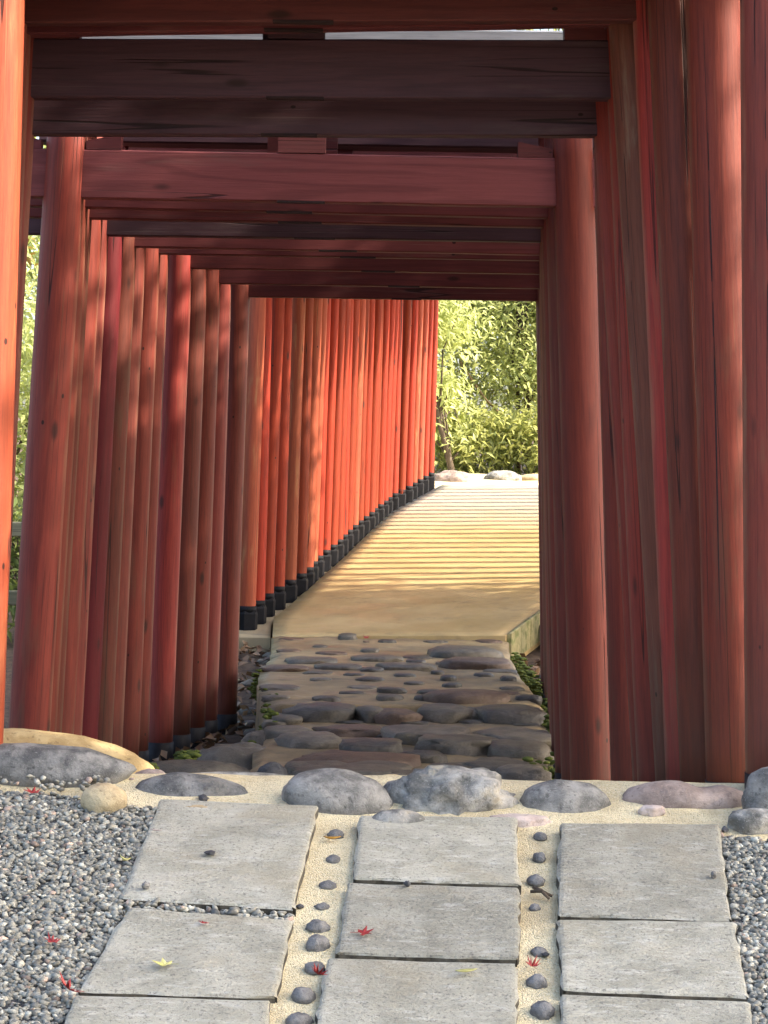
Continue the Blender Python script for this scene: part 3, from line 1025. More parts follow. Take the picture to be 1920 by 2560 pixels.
def beam_mesh(name, L, T, H, bev, seed, taper=0.0, wob=.0016):
    """bevelled timber, x = length (centred), y = thickness, z from 0 to H"""
    prof = [(-T / 2 + bev, 0), (T / 2 - bev, 0), (T / 2, bev), (T / 2 + taper, H - bev), (T / 2 + taper - bev, H), (-T / 2 - taper + bev, H), (-T / 2 - taper, H - bev), (-T / 2, bev)]
    n = 18
    V, Fs = [], []
    for i in range(n + 1):
        x = -L / 2 + L * i / n
        for q, (py, pz) in enumerate(prof):
            V.append((x, py + noise.noise(Vector((x * 4, q * 3, seed))) * wob, pz + noise.noise(Vector((x * 4, q * 3 + 50, seed))) * wob))
    for i in range(n):
        for q in range(8):
            q2 = (q + 1) % 8
            Fs.append((i * 8 + q, (i + 1) * 8 + q, (i + 1) * 8 + q2, i * 8 + q2))
    Fs.append(tuple(range(8)))
    Fs.append(tuple(range(n * 8 + 7, n * 8 - 1, -1)))
    return mesh(name, V, Fs, smooth=False)


def box_mesh(name, x0, x1, y0, y1, z0, z1):
    V = [(x0, y0, z0), (x1, y0, z0), (x1, y1, z0), (x0, y1, z0), (x0, y0, z1), (x1, y0, z1), (x1, y1, z1), (x0, y1, z1)]
    return mesh(name, V, [(3, 2, 1, 0), (4, 5, 6, 7), (0, 1, 5, 4), (1, 2, 6, 5), (2, 3, 7, 6), (3, 0, 4, 7)], False)


def wedge_mesh(l, t, ha, hb):
    V = [(0, -t / 2, 0), (l, -t / 2, 0), (l, -t / 2, hb), (0, -t / 2, ha), (0, t / 2, 0), (l, t / 2, 0), (l, t / 2, hb), (0, t / 2, ha)]
    return mesh('wedge', V, [(0, 1, 2, 3), (7, 6, 5, 4), (0, 4, 5, 1), (1, 5, 6, 2), (2, 6, 7, 3), (3, 7, 4, 0)], False)


def wedge_left(l, t, ha, hb):
    V = [(0, -t / 2, 0), (-l, -t / 2, 0), (-l, -t / 2, hb), (0, -t / 2, ha), (0, t / 2, 0), (-l, t / 2, 0), (-l, t / 2, hb), (0, t / 2, ha)]
    return mesh('wedge', V, [(3, 2, 1, 0), (4, 5, 6, 7), (1, 5, 4, 0), (2, 6, 5, 1), (3, 7, 6, 2), (0, 4, 7, 3)], False)


R_POST = 0.0585
NT_, NH = 0.046, 0.136
WEDGE = wedge_mesh(.098, .044, .024, .044)
WEDGEL = wedge_left(.098, .044, .024, .044)
_seed = [0]


def gate(PL, PR, zl, zr, leanL, leanR, label, mats, sleeve='band', r=R_POST, band_h=.115, strut_dx=0.0, lintel=0.30, group='red gates standing over the path', kasagi=M_grey_top):
    """PL, PR: inner ends of the crossbeam's underside; zl, zr: ground under the two posts"""
    _seed[0] += 1
    sd_ = _seed[0]
    mL, mR, mB, mT = mats
    mid = (PL + PR) / 2
    dirv = PR - PL
    wdt = math.hypot(dirv.x, dirv.y)
    yaw = math.atan2(dirv.y, dirv.x)
    slope = math.atan2(dirv.z, wdt)
    zb = min(zl, zr)
    g = empty('torii_gate', (mid.x, mid.y, zb), yaw)
    setp(g, label, 'gate', group)
    zn = mid.z - zb                           # underside of the crossbeam above the gate's origin
    top = zn + lintel + 0.012
    half = wdt / 2
    for sgn, zz, ln, mt in ((-1, zl, leanL, mL), (1, zr, leanR, mR)):
        b = zz - zb - 0.06
        L = (top - b) / math.cos(math.atan(ln))
        bx = sgn * (half + r + ln * (zn - b))
        po = link('post', post_mesh(L, r * 1.02, r * .97, sd_ * 2 + sgn), mt, g, (bx, 0, b), (0, -sgn * math.atan(ln), 0))
        if sleeve == 'band':
            v, f = tube_vf([(0, 0, 0.0), (0, 0, .06 + band_h)], [r * 1.02 + .004, r * 1.02 + .003], 22)
            link('base_band', mesh('base_band', v, f), M_black, po)
        elif sleeve == 'box':
            h = .06 + band_h
            n = 6
            rr = r * 1.27
            v, f = tube_vf([(0, 0, 0), (0, 0, h), (0, 0, h + .018), (0, 0, h + .019)], [rr, rr * 1.03, r * 1.14, r * .9], n)
            ca = math.pi / 6 + YAW2 * 0
            v = [Vector((p.x * math.cos(ca) - p.y * math.sin(ca), p.x * math.sin(ca) + p.y * math.cos(ca), p.z)) for p in v]
            sl = link('base_sleeve', mesh('base_sleeve', v, f, False), M_sleeve, po)
            v, f = tube_vf([(0, 0, h + .01), (0, 0, h + .045)], [r * 1.02 + .003] * 2, 18)
            link('collar', mesh('collar', v, f), M_sleeve, po)
    ext = 0.19
    Lb = wdt + 4 * r + 2 * ext
    nk = link('crossbeam', beam_mesh('crossbeam', Lb, NT_, NH, .0035, sd_), mB, g, (0, 0, zn), (0, -slope, 0))
    st_w = .133
    st = link('strut', box_mesh('strut', -st_w / 2, st_w / 2, -.024, .024, 0, lintel - NH - .002), mB if mB is not M_beam_dark else M_beam_dark, g, (strut_dx, 0, zn + NH + .001 + strut_dx * math.tan(slope)), (0, 0, 0))
    link('tenon', box_mesh('tenon', -st_w / 2, st_w / 2, -.0250, .0, -NH - .0035, -NH + .002), M_tenon, st)
    for sgn in (-1, 1):
        xin = sgn * (half - .001 - (NH + .02) * .03)
        xo = sgn * (half + 2 * r + .004)
        for x, me in ((xin, WEDGEL if sgn > 0 else WEDGE), (xo, WEDGE if sgn > 0 else WEDGEL)):
            link('wedge', me, M_beam_light if mB is M_beam_light else M_beam, g, (x, 0, zn + NH + x * math.tan(slope)), (0, -slope, 0))
    link('lower_lintel', beam_mesh('lower_lintel', wdt + 4 * r + .22, .085, .105, .006, sd_ + 300), mT, g, (0, 0, zn + lintel), (0, -slope, 0))
    link('top_lintel', beam_mesh('top_lintel', wdt + 4 * r + .40, .10, .078, .006, sd_ + 600, .012), kasagi, g, (0, 0, zn + lintel + .106), (0, -slope, 0))
    return g


P, PB, PG, PC, PV = M_post, M_post_brown, M_post_grey, M_post_crim, M_post_bright
BM, BD, BL = M_beam, M_beam_dark, M_beam_light
#     d     xl   yl    xr    yr   leanL leanR  base(dL, dR) mats label
FRONT = [
    (4.50, 70, -150, 1849, -170, .017, .0285, (PV, PB, BM, BM), 'nearest gate, its left post sunlit orange at the very edge of the view'),
    (4.80, 58, -120, 1708, -130, .030, .0485, (P, P, BM, BM), 'second gate from the front, its right post broad and red'),
    (4.93, 58, -60, 1616, -70, .030, .0625, (PB, PB, BM, BM), 'third gate from the front, its right post brown and knotted'),
    (5.05, 70, 62, 1583, 55, .030, .0635, (PB, P, BM, BM), 'fourth gate, whose dark red crossbeam runs along the top of the view'),
    (5.18, 80, 90, 1522, 66, .035, .0825, (PB, PG, BM, BM), 'gate right behind the top crossbeam, its greyish underside slanting down to the left'),
    (5.31, 88, 247, 1518, 251, .040, .065, (PB, P, BD, BD), 'gate with the near black crossbeam and a pale splinter mark at its right'),
    (5.47, 86, 339, 1486, 343, .045, .080, (P, P, BD, BD), 'gate whose dark maroon crossbeam shows just below the near black one'),
    (5.95, 80, 328, 1484, 332, .048, .046, (PB, P, BD, BM), 'gate half hidden in the gap before the one with the chipped crossbeam'),
]
for i, (d, xl, yl, xr, yr, lL, lR, mats, lab) in enumerate(FRONT):
    PL, PR = W(xl, yl, d), W(xr, yr, d)
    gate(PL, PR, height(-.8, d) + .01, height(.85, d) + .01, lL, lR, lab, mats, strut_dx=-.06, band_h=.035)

SEC = [  # d, xl, yl, xr, yr
    (6.42, 211, 497, 1384, 519), (6.69, 221, 521, 1363, 547), (6.95, 230, 548, 1352, 570), (7.22, 258, 546, 1350, 566), (7.48, 272, 590, 1348, 606), (7.75, 310, 586, 1348, 602),
    (8.01, 342, 619, 1348, 638), (8.28, 366, 612, 1348, 630), (8.55, 402, 636, 1348, 652), (8.81, 424, 634, 1348, 648), (9.08, 480, 672, 1348, 686), (9.35, 520, 668, 1348, 682),
    (9.61, 552, 710, 1348, 722), (9.88, 580, 706, 1346, 716), (10.14, 625, 743, 1340, 753)]
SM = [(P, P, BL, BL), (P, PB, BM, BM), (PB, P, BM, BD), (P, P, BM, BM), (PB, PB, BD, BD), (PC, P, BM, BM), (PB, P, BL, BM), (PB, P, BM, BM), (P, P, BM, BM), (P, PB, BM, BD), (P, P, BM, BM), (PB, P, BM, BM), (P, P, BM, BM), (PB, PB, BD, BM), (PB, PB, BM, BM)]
ORD = ['first', 'second', 'third', 'fourth', 'fifth', 'sixth', 'seventh', 'eighth', 'ninth', 'tenth', 'eleventh', 'twelfth', 'thirteenth', 'fourteenth', 'fifteenth', 'sixteenth', 'seventeenth', 'eighteenth',
       'nineteenth', 'twentieth', 'twenty-first', 'twenty-second', 'twenty-third', 'twenty-fourth', 'twenty-fifth', 'twenty-sixth', 'twenty-seventh', 'twenty-eighth', 'twenty-ninth']
DX = [-.05, -.08, -.05, -.02, -.03, 0, 0, .02, .03, .02, .05, .07, .1, .08, .06]
for i, (d, xl, yl, xr, yr) in enumerate(SEC):
    if i == 0: lab = 'red gate with a light chipped crossbeam and a full left post standing clear'
    elif i == 5: lab = 'gate with a crimson left post among the shaded brown ones'
    elif i == 14: lab = 'last gate of the shaded row, framing the view onto the ramp'
    else: lab = f'shaded brown-red gate, {ORD[i - 1]} behind the one with the chipped crossbeam'
    lL = .0487 - .0024 * i
    bR = -1.0 + .004 * i if i < 12 else -.95
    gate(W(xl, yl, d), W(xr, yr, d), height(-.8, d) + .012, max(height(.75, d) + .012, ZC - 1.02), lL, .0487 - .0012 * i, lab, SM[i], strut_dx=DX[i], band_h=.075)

def crack(post, ang, z0, z1, seed, w_=.0022):
    L = [(math.cos(ang + noise.noise(Vector((seed, z * 2.2, 0))) * .10), math.sin(ang + noise.noise(Vector((seed, z * 2.2, 0))) * .10), z) for z in np.linspace(z0, z1, 14)]
    zt = max(v.co.z for v in post.data.vertices)
    pts = []
    for x, y, z in L:
        ring_v = [v.co for v in post.data.vertices if abs(v.co.z - zt * round(z / zt * 12) / 12) < 1e-3]
        best = max(ring_v, key=lambda c: c.x * x + c.y * y)
        cxy = sum((c for c in ring_v), Vector()) / len(ring_v)
        r_ = (best - cxy).xy.length
        pts.append((cxy.x + x * (r_ - .0016), cxy.y + y * (r_ - .0016), z))
    n_ = len(pts)
    v, f = tube_vf(pts, [w_ * (.25 + .75 * math.sin(math.pi * (k + .5) / n_)) for k in range(n_)], 6)
    link('crack', mesh('crack', v, f), M_tenon, post)


gates_ = [o for o in COL.objects if o.name.startswith('torii_gate')]
for gi, side, ang, z0, z1, w_ in ((1, 1, -2.05, .25, 1.75, .0026), (0, 1, -1.9, .5, 1.9, .0018), (8, 1, -.75, .2, 1.35, .0022), (2, 1, -2.3, .6, 1.5, .0016), (8, 0, -2.2, .5, 1.7, .0014), (4, 1, -2.5, .7, 1.9, .0016), (13, 0, -1.0, .4, 1.5, .0014), (0, 0, -.9, .5, 1.6, .0012)):
    ps = [c for c in gates_[gi].children if c.name.startswith('post')]
    crack(ps[side], ang, z0, z1, gi * 3.3 + side, w_)

# gates along the ramp: sleeves stand on the left pad
BOX = [(618, 1574), (649, 1552), (693, 1516), (735, 1493), (757, 1481), (777, 1468), (805, 1431), (833, 1410), (842, 1400), (875, 1365), (897, 1347), (948, 1305), (981, 1274), (1008, 1262), (1034, 1251), (1052, 1237), (1075, 1226)]
acc = [0]
for a, b in zip(BOX, BOX[1:]): acc.append(acc[-1] + math.hypot(b[0] - a[0], b[1] - a[1]))
NB = 29
OPEN2, R2 = 1.66, .050
for i in range(NB):
    d = 12.72 + 0.272 * i
    base = ramp_left(d)
    # left row line in plan, slightly closing on the ramp edge with distance
    X0 = (lerp_tab(BX, d) - CX) * d / F + random.uniform(-.008, .008)
    zb = base.z - 0.035
    ln = .016 + random.uniform(-.007, .007)
    R2 = .050 + random.uniform(-.004, .005)
    zn = zb + 2.02
    inner = X0 + R2 + ln * 2.02
    PL = Vector((inner, d, zn))
    PR = PL + gx * OPEN2
    lab = f'sunlit orange-red gate with black post sleeves, {ORD[i]} up the ramp from its foot'
    if i == NB - 1: lab = 'last sunlit orange-red gate with black sleeves at the head of the ramp'
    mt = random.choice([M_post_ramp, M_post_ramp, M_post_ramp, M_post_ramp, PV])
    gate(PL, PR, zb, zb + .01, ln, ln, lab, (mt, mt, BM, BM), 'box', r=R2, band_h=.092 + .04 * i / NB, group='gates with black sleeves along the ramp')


# ------------------------------------------------------------------ plants
def leaves(centers, spread, n, size, tone_lo=0.0, tone_hi=1.0, droop=0.3, aspect=0.36, yaw_rnd=True):
    """n lance-shaped leaves scattered round the centres; returns V, F, tone"""
    C = np.asarray(centers, float)
    idx = rng.integers(0, len(C), n)
    P0 = C[idx] + rng.normal(0, 1, (n, 3)) * np.asarray(spread)
    a = rng.uniform(0, 2 * np.pi, n)
    el = rng.normal(-droop, .5, n)
    dirv = np.stack([np.cos(a) * np.cos(el), np.sin(a) * np.cos(el), np.sin(el)], 1)
    up = rng.normal(0, .55, (n, 3)) + np.array([0, 0, 1.0])
    side = np.cross(dirv, up)
    side /= np.linalg.norm(side, axis=1, keepdims=True) + 1e-9
    nrm = np.cross(side, dirv)
    s = size * rng.uniform(.65, 1.25, (n, 1))
    wv = s * aspect * .5
    tip = P0 + dirv * s - np.array([0, 0, 1]) * s * .18
    mid = P0 + dirv * s * .45
    Lf = mid + side * wv + nrm * wv * .35
    Rt = mid - side * wv + nrm * wv * .35
    V = np.stack([P0, Lf, tip, Rt], 1).reshape(-1, 3)
    b = (np.arange(n) * 4)[:, None]
    Fa = np.concatenate([b + np.array([[0, 2, 1]]), b + np.array([[0, 3, 2]])], 0)
    ctone = rng.uniform(tone_lo, tone_hi, len(C))
    t = np.clip(ctone[idx] + rng.normal(0, .18, n), 0, 1)
    tone = np.repeat(np.stack([t, t, t], 1), 4, 0)
    return V, Fa, tone


def blob_points(blobs, n, shell=0.55):
    out = []
    tot = sum(b[1][0] * b[1][1] * b[1][2] for b in blobs)
    for c, r in blobs:
        k = max(3, int(n * r[0] * r[1] * r[2] / tot))
        v = rng.normal(0, 1, (k, 3))
        v /= np.linalg.norm(v, axis=1, keepdims=True)
        rad = (shell + (1 - shell) * rng.random((k, 1))) * (0.8 + .25 * rng.random((k, 1)))
        out.append(np.array(c) + v * rad * np.array(r))
    return np.concatenate(out)


def tree(name, label, cat, loc, blobs, ncl, nleaf, size, mat, group=None, trunk=0.09, spread=0.16, lean=(0, 0), stems=1, droop=0.3, aspect=0.36, shell=.45, bare=None, twigs=14):
    """blobs relative to loc"""
    g = empty(name, loc)
    setp(g, label, cat, group)
    parts = []
    top = max(c[2] for c, r in blobs)
    rr = random.Random(int(abs(loc[0] * 97 + loc[1] * 31)))
    for s_ in range(stems):
        off = Vector((rr.uniform(-.15, .15), rr.uniform(-.15, .15), 0)) * (stems > 1)
        pts = []
        hx, hy = lean[0] + rr.uniform(-.3, .3) * (stems > 1), lean[1] + rr.uniform(-.3, .3) * (stems > 1)
        for k in range(8):
            t = k / 7
            pts.append(off + Vector((hx * t + rr.uniform(-.04, .04) * t, hy * t + rr.uniform(-.04, .04) * t, -0.1 + (top + .1) * t)))
        parts.append(tube_vf(pts, [trunk / math.sqrt(stems) * (1 - .75 * k / 7) for k in range(8)], 10))
    tr = merge(parts)
    link('trunk', mesh('trunk', *tr), M_bark, g)
    br = []
    C = blob_points(blobs, ncl, shell)
    for c, r in blobs:
        z0 = max(0.25, c[2] - r[2] * .9)
        p0 = Vector((lean[0] * z0 / top, lean[1] * z0 / top, z0))
        for k in range(max(2, twigs // len(blobs))):
            q = Vector(C[rr.randrange(len(C))])
            m_ = p0.lerp(q, .5) + Vector((rr.uniform(-.1, .1), rr.uniform(-.1, .1), rr.uniform(0, .25)))
            br.append(tube_vf([p0, p0.lerp(m_, .6), m_, m_.lerp(q, .6), q], [trunk * .3, trunk * .24, trunk * .17, trunk * .1, trunk * .04], 6, False))
    link('branches', mesh('branches', *merge(br)), M_bark, g)['kind'] = 'stuff'
    V, Fa, tone = leaves(C, (spread, spread, spread * .8), nleaf, size, droop=droop, aspect=aspect)
    cr = link('crown', fast_mesh('crown', V, Fa, False, tone), mat, g)
    if bare:
        for pts in bare:
            q = [Vector(p) - Vector(loc) for p in pts]
            n = len(q)
            link('branch', mesh('branch', *tube_vf(q, [.017 * (1 - .6 * k / (n - 1)) for k in range(n)], 6)), M_twig, g)
    return g


def copy_tree(g, loc, rz, label, sc=1.0):
    c = g.copy()
    COL.objects.link(c)
    c.location = loc
    c.rotation_euler = (0, 0, rz)
    c.scale = (sc, sc, sc)
    c['label'] = label
    for ch in list(g.children):
        k = ch.copy()
        COL.objects.link(k)
        k.parent = c
    return c


zg = lambda x, y: height(x, y)
LD = ramp_left(20.6).z
# bushes and trees beyond the ramp
G_B = 'bushes beyond the ramp head'
br1 = [[W(1150, 905, 25.2), W(1180, 950, 25.1), W(1215, 1000, 25.0), W(1262, 1045, 24.9), W(1300, 1075, 24.8), W(1362, 1102, 24.7)],
       [W(1120, 790, 25.6), W(1140, 810, 25.5), W(1162, 832, 25.5)], [W(1255, 805, 25.4), W(1285, 815, 25.3), W(1315, 826, 25.3)], [W(1120, 905, 25.2), W(1135, 922, 25.2), W(1150, 932, 25.2)]]
tree('bush', 'tall bright yellow-green bush with arching bare twigs behind the ramp head', 'bush', (1.5, 25.6, LD + .1),
     [((0, 0, 1.5), (1.3, .8, 1.1)), ((-.5, .2, 2.6), (1.0, .7, .9)), ((.7, .1, 2.7), (1.1, .7, 1.0)), ((0.1, .2, 3.6), (1.0, .7, .8)), ((1.3, .1, 2.1), (.9, .7, 1.2)), ((1.4, .2, 3.4), (.8, .7, .9))], 800, 48000, .085, M_leaf_y, G_B, .05, .15, stems=3, bare=br1)
tree('bush', 'low green bush at the foot of the bright ones', 'bush', (1.65, 24.6, LD + .05),
     [((.2, 0, .45), (.9, .5, .55)), ((-.7, .1, .35), (.7, .5, .45))], 200, 8000, .09, M_leaf_m, G_B, .03, .10, stems=3)
tree('bush', 'leaning bush with a thick slanting stem by the last sleeve', 'bush', (.78, 24.2, LD), [((-.3, .3, 1.5), (.6, .5, .9)), ((-.3, .4, .7), (.6, .5, .6))], 90, 4200, .10, M_leaf_y, G_B, .045, .13, lean=(-.45, 0))
tree('tree', 'green tree rising behind the bright bushes', 'tree', (2.6, 29.5, LD + .2), [((0, 0, 2.4), (2.4, 1.4, 1.9)), ((-1.4, 0, 4.4), (1.8, 1.3, 1.6)), ((1.2, 0, 4.8), (1.9, 1.3, 1.7)), ((0, 0, 6.6), (1.8, 1.3, 1.6))], 380, 30000, .13, M_leaf_m, 'trees behind the gates', .16, .24)
t_y = tree('tree', 'yellow-green tree behind the far end of the gate row', 'tree', (-1.2, 28.0, LD + .1), [((0, 0, 2.3), (1.9, 1.3, 1.6)), ((-.8, 0, 4.2), (1.6, 1.2, 1.4)), ((.9, .2, 4.6), (1.7, 1.2, 1.5))], 300, 20000, .12, M_leaf_y, 'trees behind the gates', .12, .2)
for k, (x, y, lab, sc) in enumerate([(8.0, 37, 'yellow-green tree at the right behind the gates', 1.2), (-5.0, 27, 'yellow-green tree at the left behind the gates', 1.25), (-9.5, 25, 'yellow-green tree far to the left', 1.4), (10, 33, 'yellow-green tree far to the right', 1.5)]):
    copy_tree(t_y, (x, y, zg(x, y)), 1.3 * k + .6, lab, sc)
# left of the gates
t_l = tree('bush', 'sunlit yellow-green bush seen past the left posts, above the fence', 'bush', (-2.55, 14.6, zg(-2.5, 14.6)),
     [((0, 0, 1.25), (.9, .7, .8)), ((.2, 0, .55), (.9, .6, .5)), ((-.4, 0, 2.1), (.8, .6, .7))], 160, 10000, .08, M_leaf_y, 'bushes left of the gates', .05, .13, stems=3)
tree('bush', 'dark green bush low behind the fence at the left', 'bush', (-1.95, 12.6, zg(-2, 12.6)), [((0, 0, .5), (.55, .4, .5))], 30, 1600, .08, M_leaf_g, 'bushes left of the gates', .03, .1, stems=2)
tree('tree', 'green tree with orange autumn patches at the left beyond the fence', 'tree', (-3.6, 17.5, zg(-3.6, 17.5)), [((.2, 0, 2.4), (1.3, 1.0, 1.0)), ((0, 0, 3.6), (1.5, 1.0, 1.2)), ((-.8, 0, 3.0), (1.1, .9, 1.0))], 100, 6500, .10, M_leaf_g, 'trees left of the gates', .10, .18)
tree('bush', 'orange autumn bush at the left beyond the fence', 'bush', (-3.05, 16.2, zg(-3, 16.2)), [((0, 0, 2.25), (.5, .4, .35))], 24, 1100, .08, M_leaf_o, 'bushes left of the gates', .04, .1)
for k, (x, y, lab) in enumerate([(-5.2, 13.5, 'yellow-green bush further left along the fence'), (-4.4, 20.5, 'yellow-green bush deep behind the left fence'), (-7.5, 16.5, 'yellow-green bush at the far left')]):
    copy_tree(t_l, (x, y, zg(x, y)), 2.1 * k + 1, lab, 1.2)
# trees to the right, whose crowns shade the forecourt and the first gates
G_R = 'shade trees right of the gates'
t_a = tree('shade_tree', 'broad dark tree right of the shaded gates', 'tree', (5.2, 6.4, zg(5.2, 6.4)), [((0, 0, 4.6), (1.5, 1.9, 1.35)), ((.1, -.7, 3.6), (1.2, 1.2, .8)), ((-.1, .9, 3.7), (1.2, 1.2, .8)), ((.2, .3, 5.3), (1.2, 1.3, .7)), ((0, -1.45, 5.35), (.9, .8, .85)), ((.2, 1.5, 5.0), (.9, .8, .8))], 330, 19000, .15, M_leaf_d, G_R, .16, .26, shell=.2)
copy_tree(t_a, (5.4, 9.6, zg(5.4, 9.6)), math.pi, 'broad dark tree right of the last shaded gates')
copy_tree(t_a, (5.3, 11.9, zg(5.3, 11.9)), .3, 'broad dark tree right of the foot of the ramp', .96)
tree('shade_tree', 'low spreading tree right of the paved forecourt', 'tree', (5.0, 3.2, zg(5, 3.2)), [((0, -.2, 4.15), (1.1, 1.5, .62)), ((.1, .1, 3.5), (1.0, 1.35, .6))], 190, 13500, .14, M_leaf_d, G_R, .12, .2, shell=.2)

# fence at the left
fence = setp(empty('fence', (-4.75, 11.6, zg(-3, 11.6))), 'low weathered wooden fence with two rails left of the gates', 'fence')
for k in range(5):
    link('post', beam_mesh('fence_post', .8, .09, .09, .008, 900 + k), M_rail, fence, (-2.6 + k * 1.3, 0.07, .38), (0, math.pi / 2, 0))
for z, h in ((.33, .075), (.68, .075)):
    link('rail', beam_mesh('rail', 6.2, .045, h, .006, 950 + z), M_rail, fence, (0, 0, z))


# ------------------------------------------------------------------ fallen leaves, moss, litter
def maple(r, lobes=7, curl=.25, seed=0):
    rr = random.Random(seed)
    V = [(0, 0, 0.0)]
    n = lobes * 2
    r *= .88
    for k in range(n + 1):
        a = math.radians(-125 + 250 * k / n) + math.pi / 2
        rad = r * (1.0 if k % 2 == 1 else .46)
        if k % 2 == 1: rad *= .72 + .28 * math.sin(math.pi * k / n)
        x, y = math.cos(a) * rad, math.sin(a) * rad
        V.append((x, y, curl * rad * rad / r * (1 + rr.uniform(-.6, .6))))
    Fs = [(0, k, k + 1) for k in range(1, n + 1)]
    o = len(V)
    V += [(-.02 * r, 0, .002), (.02 * r, 0, .002), (.05 * r, -1.0 * r, .25 * r), (.02 * r, -1.0 * r, .25 * r)]
    Fs.append((o, o + 3, o + 2, o + 1))
    me = mesh('fallen_leaf', V, Fs, False)
    return me


def simple_leaf(l, w_, curl, seed=0):
    V, Fs = [], []
    n = 7
    for k in range(n):
        t = k / (n - 1)
        ww = w_ * math.sin(math.pi * min(max(t, .03), .97)) ** .8
        z = curl * l * (2 * t - 1) ** 2 * .5
        V += [(l * (t - .5), -ww / 2, z + ww * .25), (l * (t - .5), 0, z), (l * (t - .5), ww / 2, z + ww * .25)]
    for k in range(n - 1):
        for q in range(2):
            a = k * 3 + q
            Fs.append((a, a + 3, a + 4, a + 1))
    return mesh('fallen_leaf', V, Fs)


def fallen(p, me, mat, label, rot, zl=.026):
    o = link('fallen_leaf', me, mat, None, p + Vector((0, 0, zl)), rot)
    m = o.modifiers.new('thin', 'SOLIDIFY')
    m.thickness = .0006
    setp(o, label, 'leaf', 'fallen leaves')


px = lambda r, p: r * p.y / F
p = fc(130, 2385); fallen(p, maple(px(30, p), 7, .5, 1), M_fl_red, 'red maple leaf lying on the left gravel', (.25, .1, .8), .020)
p = fc(172, 2528); fallen(p, maple(px(52, p), 7, .5, 2), M_fl_red, 'large bright red maple leaf at the bottom left slab corner', (.5, -.2, 2.2), .034)
p = fc(412, 2452); fallen(p, maple(px(42, p), 5, .25, 3), M_fl_yel, 'yellow-green maple leaf on the second left slab', (.1, 0, 1.2))
p = fc(905, 2372); fallen(p, maple(px(36, p), 5, .3, 4), M_fl_red, 'dark red maple leaf on the second middle slab', (.1, .1, -1.3))
p = fc(1330, 2434); fallen(p, maple(px(26, p), 7, .8, 5), M_fl_red, 'curled scarlet leaf in the right sand joint', (.3, .2, .4), .012)
p = fc(795, 2482); fallen(p, maple(px(30, p), 7, .7, 6), M_fl_red, 'crumpled dark red leaf on a pebble in the left sand joint', (.4, -.3, 2.6), .03)
p = fc(830, 2108); fallen(p, simple_leaf(px(44, p), px(18, p), .3), M_fl_amb, 'amber leaf by the topmost pebble of the left sand joint', (0, 0, .1), .008)
p = fc(1165, 2470); fallen(p, simple_leaf(px(60, p), px(22, p), .2), M_fl_yel, 'pale green narrow leaf on the third middle slab', (0, 0, .4))
p = fc(510, 2346); fallen(p, maple(px(18, p), 5, .3, 7), M_fl_red, 'small faded red leaf at the top of the second left slab', (0, .1, .5))
p = fc(390, 2112); fallen(p, simple_leaf(px(34, p), px(10, p), .2), M_flat_pink, 'thin pinkish leaf at the left edge of the first left slab', (0, 0, -.4))
p = fc(82, 2008); fallen(p, maple(px(30, p), 5, .4, 8), M_fl_red, 'dark red leaf at the upper edge of the left gravel', (.2, 0, .9), .02)
p = fc(310, 2182); fallen(p, simple_leaf(px(28, p), px(22, p), .8), M_fl_yel, 'small yellow curled leaf at the gravel beside the first left slab', (0, .3, .2), .022)
p = on_plane(915, 1603, PZ1); fallen(p, maple(px(12, p), 7, .6, 9), M_fl_red, 'tiny dark red leaf on the stone path before the ramp', (.3, 0, .3), .016)
for x, y, r, lab in ((848, 1484, 15, 'curled tan leaf on the left side of the ramp'), (820, 1467, 11, 'pale leaf near the sleeves on the ramp')):
    dd = 13.9
    q = ramp_left(dd)
    zz = q.z
    p = on_plane(x, y, zz - ZC)
    t_ = min(max(p.y, 12.3), 20)
    p = W(x, y, p.y)
    fallen(p, simple_leaf(px(r * 2, p), px(r, p), .5), M_fl_tan, lab, (0, 0, .2), .012)
# twigs in the right joint
for k, (a, b, lab) in enumerate([((1326, 2246), (1380, 2256), 'dark twig lying across the right sand joint'), ((1333, 2236), (1372, 2262), 'second thin twig crossing it in the right sand joint')]):
    A, Bp = fc(*a), fc(*b)
    v, f = tube_vf([A + Vector((0, 0, .012)), (A + Bp) / 2 + Vector((0, .002, .016)), Bp + Vector((0, 0, .011))], [.003, .0035, .0025], 6)
    setp(link('twig', mesh('twig', v, f), M_bark), lab, 'twig', 'twigs')


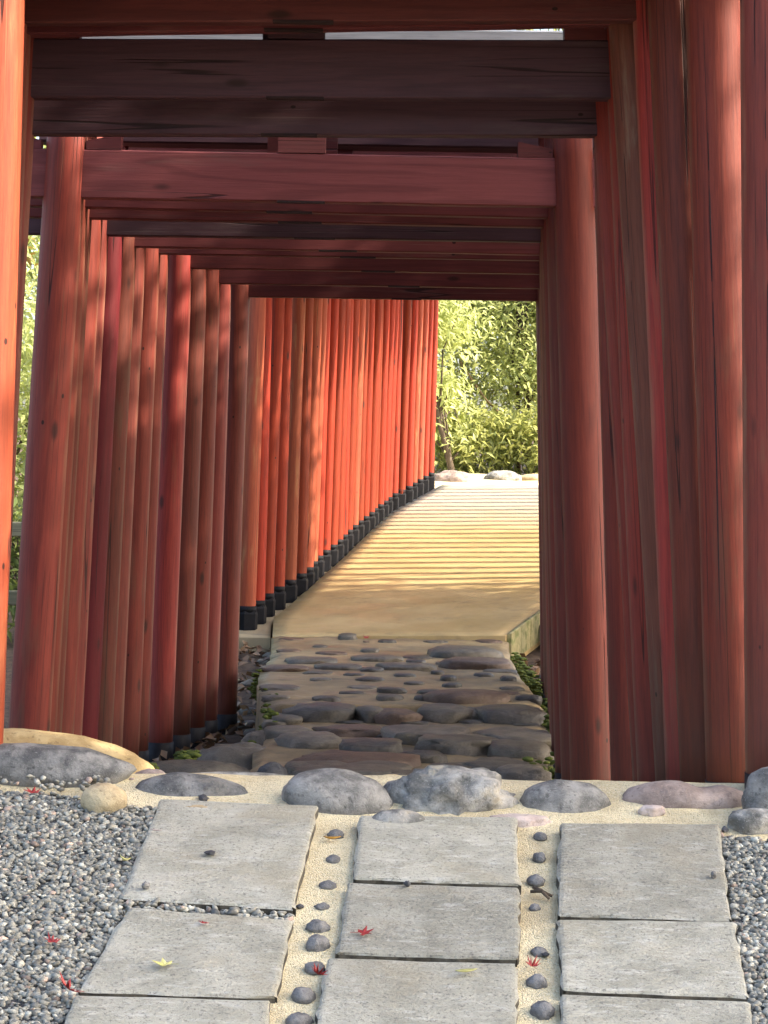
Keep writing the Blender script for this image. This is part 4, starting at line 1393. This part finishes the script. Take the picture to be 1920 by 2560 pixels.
# moss cushions along the path edges
def cushions(pts, name, mat, r0_, r1_):
    bm = bmesh.new()
    bmesh.ops.create_icosphere(bm, subdivisions=2, radius=1)
    base = np.array([v.co[:] for v in bm.verts])
    tri = np.array([[v.index for v in f.verts] for f in bm.faces])
    bm.free()
    m, k = len(pts), len(base)
    s = rng.uniform(r0_, r1_, (m, 1, 1))
    v = base[None] * (1 + rng.uniform(-.22, .22, (m, k, 1))) * s * np.array([1.3, 1.2, .6]) + np.array(pts)[:, None, :]
    me = fast_mesh(name, v.reshape(-1, 3), (tri[None] + (np.arange(m) * k)[:, None, None]).reshape(-1, 3), True)
    return setp(link(name, me, mat), kind='stuff')


mp = []
for seq, z, cnt in (([(1372, 1960), (1368, 1860), (1368, 1823), (1360, 1795)], PZ2 - .05, 150), ([(1345, 1737), (1318, 1702), (1283, 1656)], PZ1 - .07, 90), ([(676, 1830), (684, 1770), (660, 1752), (642, 1707)], PZ1 - .07, 110), ([(686, 1763), (672, 1823)], PZ2 - .02, 40), ([(1340, 1950), (1300, 1985)], PZ2 - .06, 60)):
    P3 = [on_plane(*q, z) for q in seq]
    for _ in range(cnt * 4):
        k = random.randrange(len(P3) - 1)
        q = P3[k].lerp(P3[k + 1], random.random())
        mp.append((q.x + random.gauss(0, .014), q.y + random.gauss(0, .03), q.z + random.gauss(0, .03)))
for x, y, d in ((468, 1892, 7.1), (460, 1894, 7.1), (478, 1893, 7.1), (370, 1925, 6.75), (640, 1850, 8.3), (655, 1845, 8.4), (630, 1858, 8.2)):
    for _ in range(40):
        q = W(x, y, d)
        mp.append((q.x + random.gauss(0, .012), q.y + random.gauss(0, .03), q.z + random.gauss(0, .008)))
cushions(mp, 'moss', M_moss, .005, .014)

# dead leaves on the soil beside the path
LC = []
for _ in range(1500):
    y = random.uniform(6.6, 12.4)
    side = random.random() < .55
    x = random.uniform(-1.5, -.52) if side else random.uniform(.5, 1.1)
    LC.append((x, y, height(x, y) + .015 + random.uniform(0, .02)))
V, Fa, tone = leaves(LC, (.02, .02, .004), 3000, .06, droop=0.0, aspect=.55)
M_litter = leaf_mat('litter', (0.085, 0.045, 0.025), (0.26, 0.16, 0.085), 0.1, (0.2, 0.1, 0.04))
setp(link('leaf_litter', fast_mesh('leaf_litter', V, Fa, False, tone), M_litter), kind='stuff')
# rubble on the soil
RB = [(random.uniform(-1.3, -.55), random.uniform(7, 12.2)) for _ in range(60)] + [(random.uniform(.52, 1.0), random.uniform(7, 12.2)) for _ in range(50)]
cushions([(x, y, height(x, y) + .01) for x, y in RB], 'rubble', M_s_mix, .012, .04)
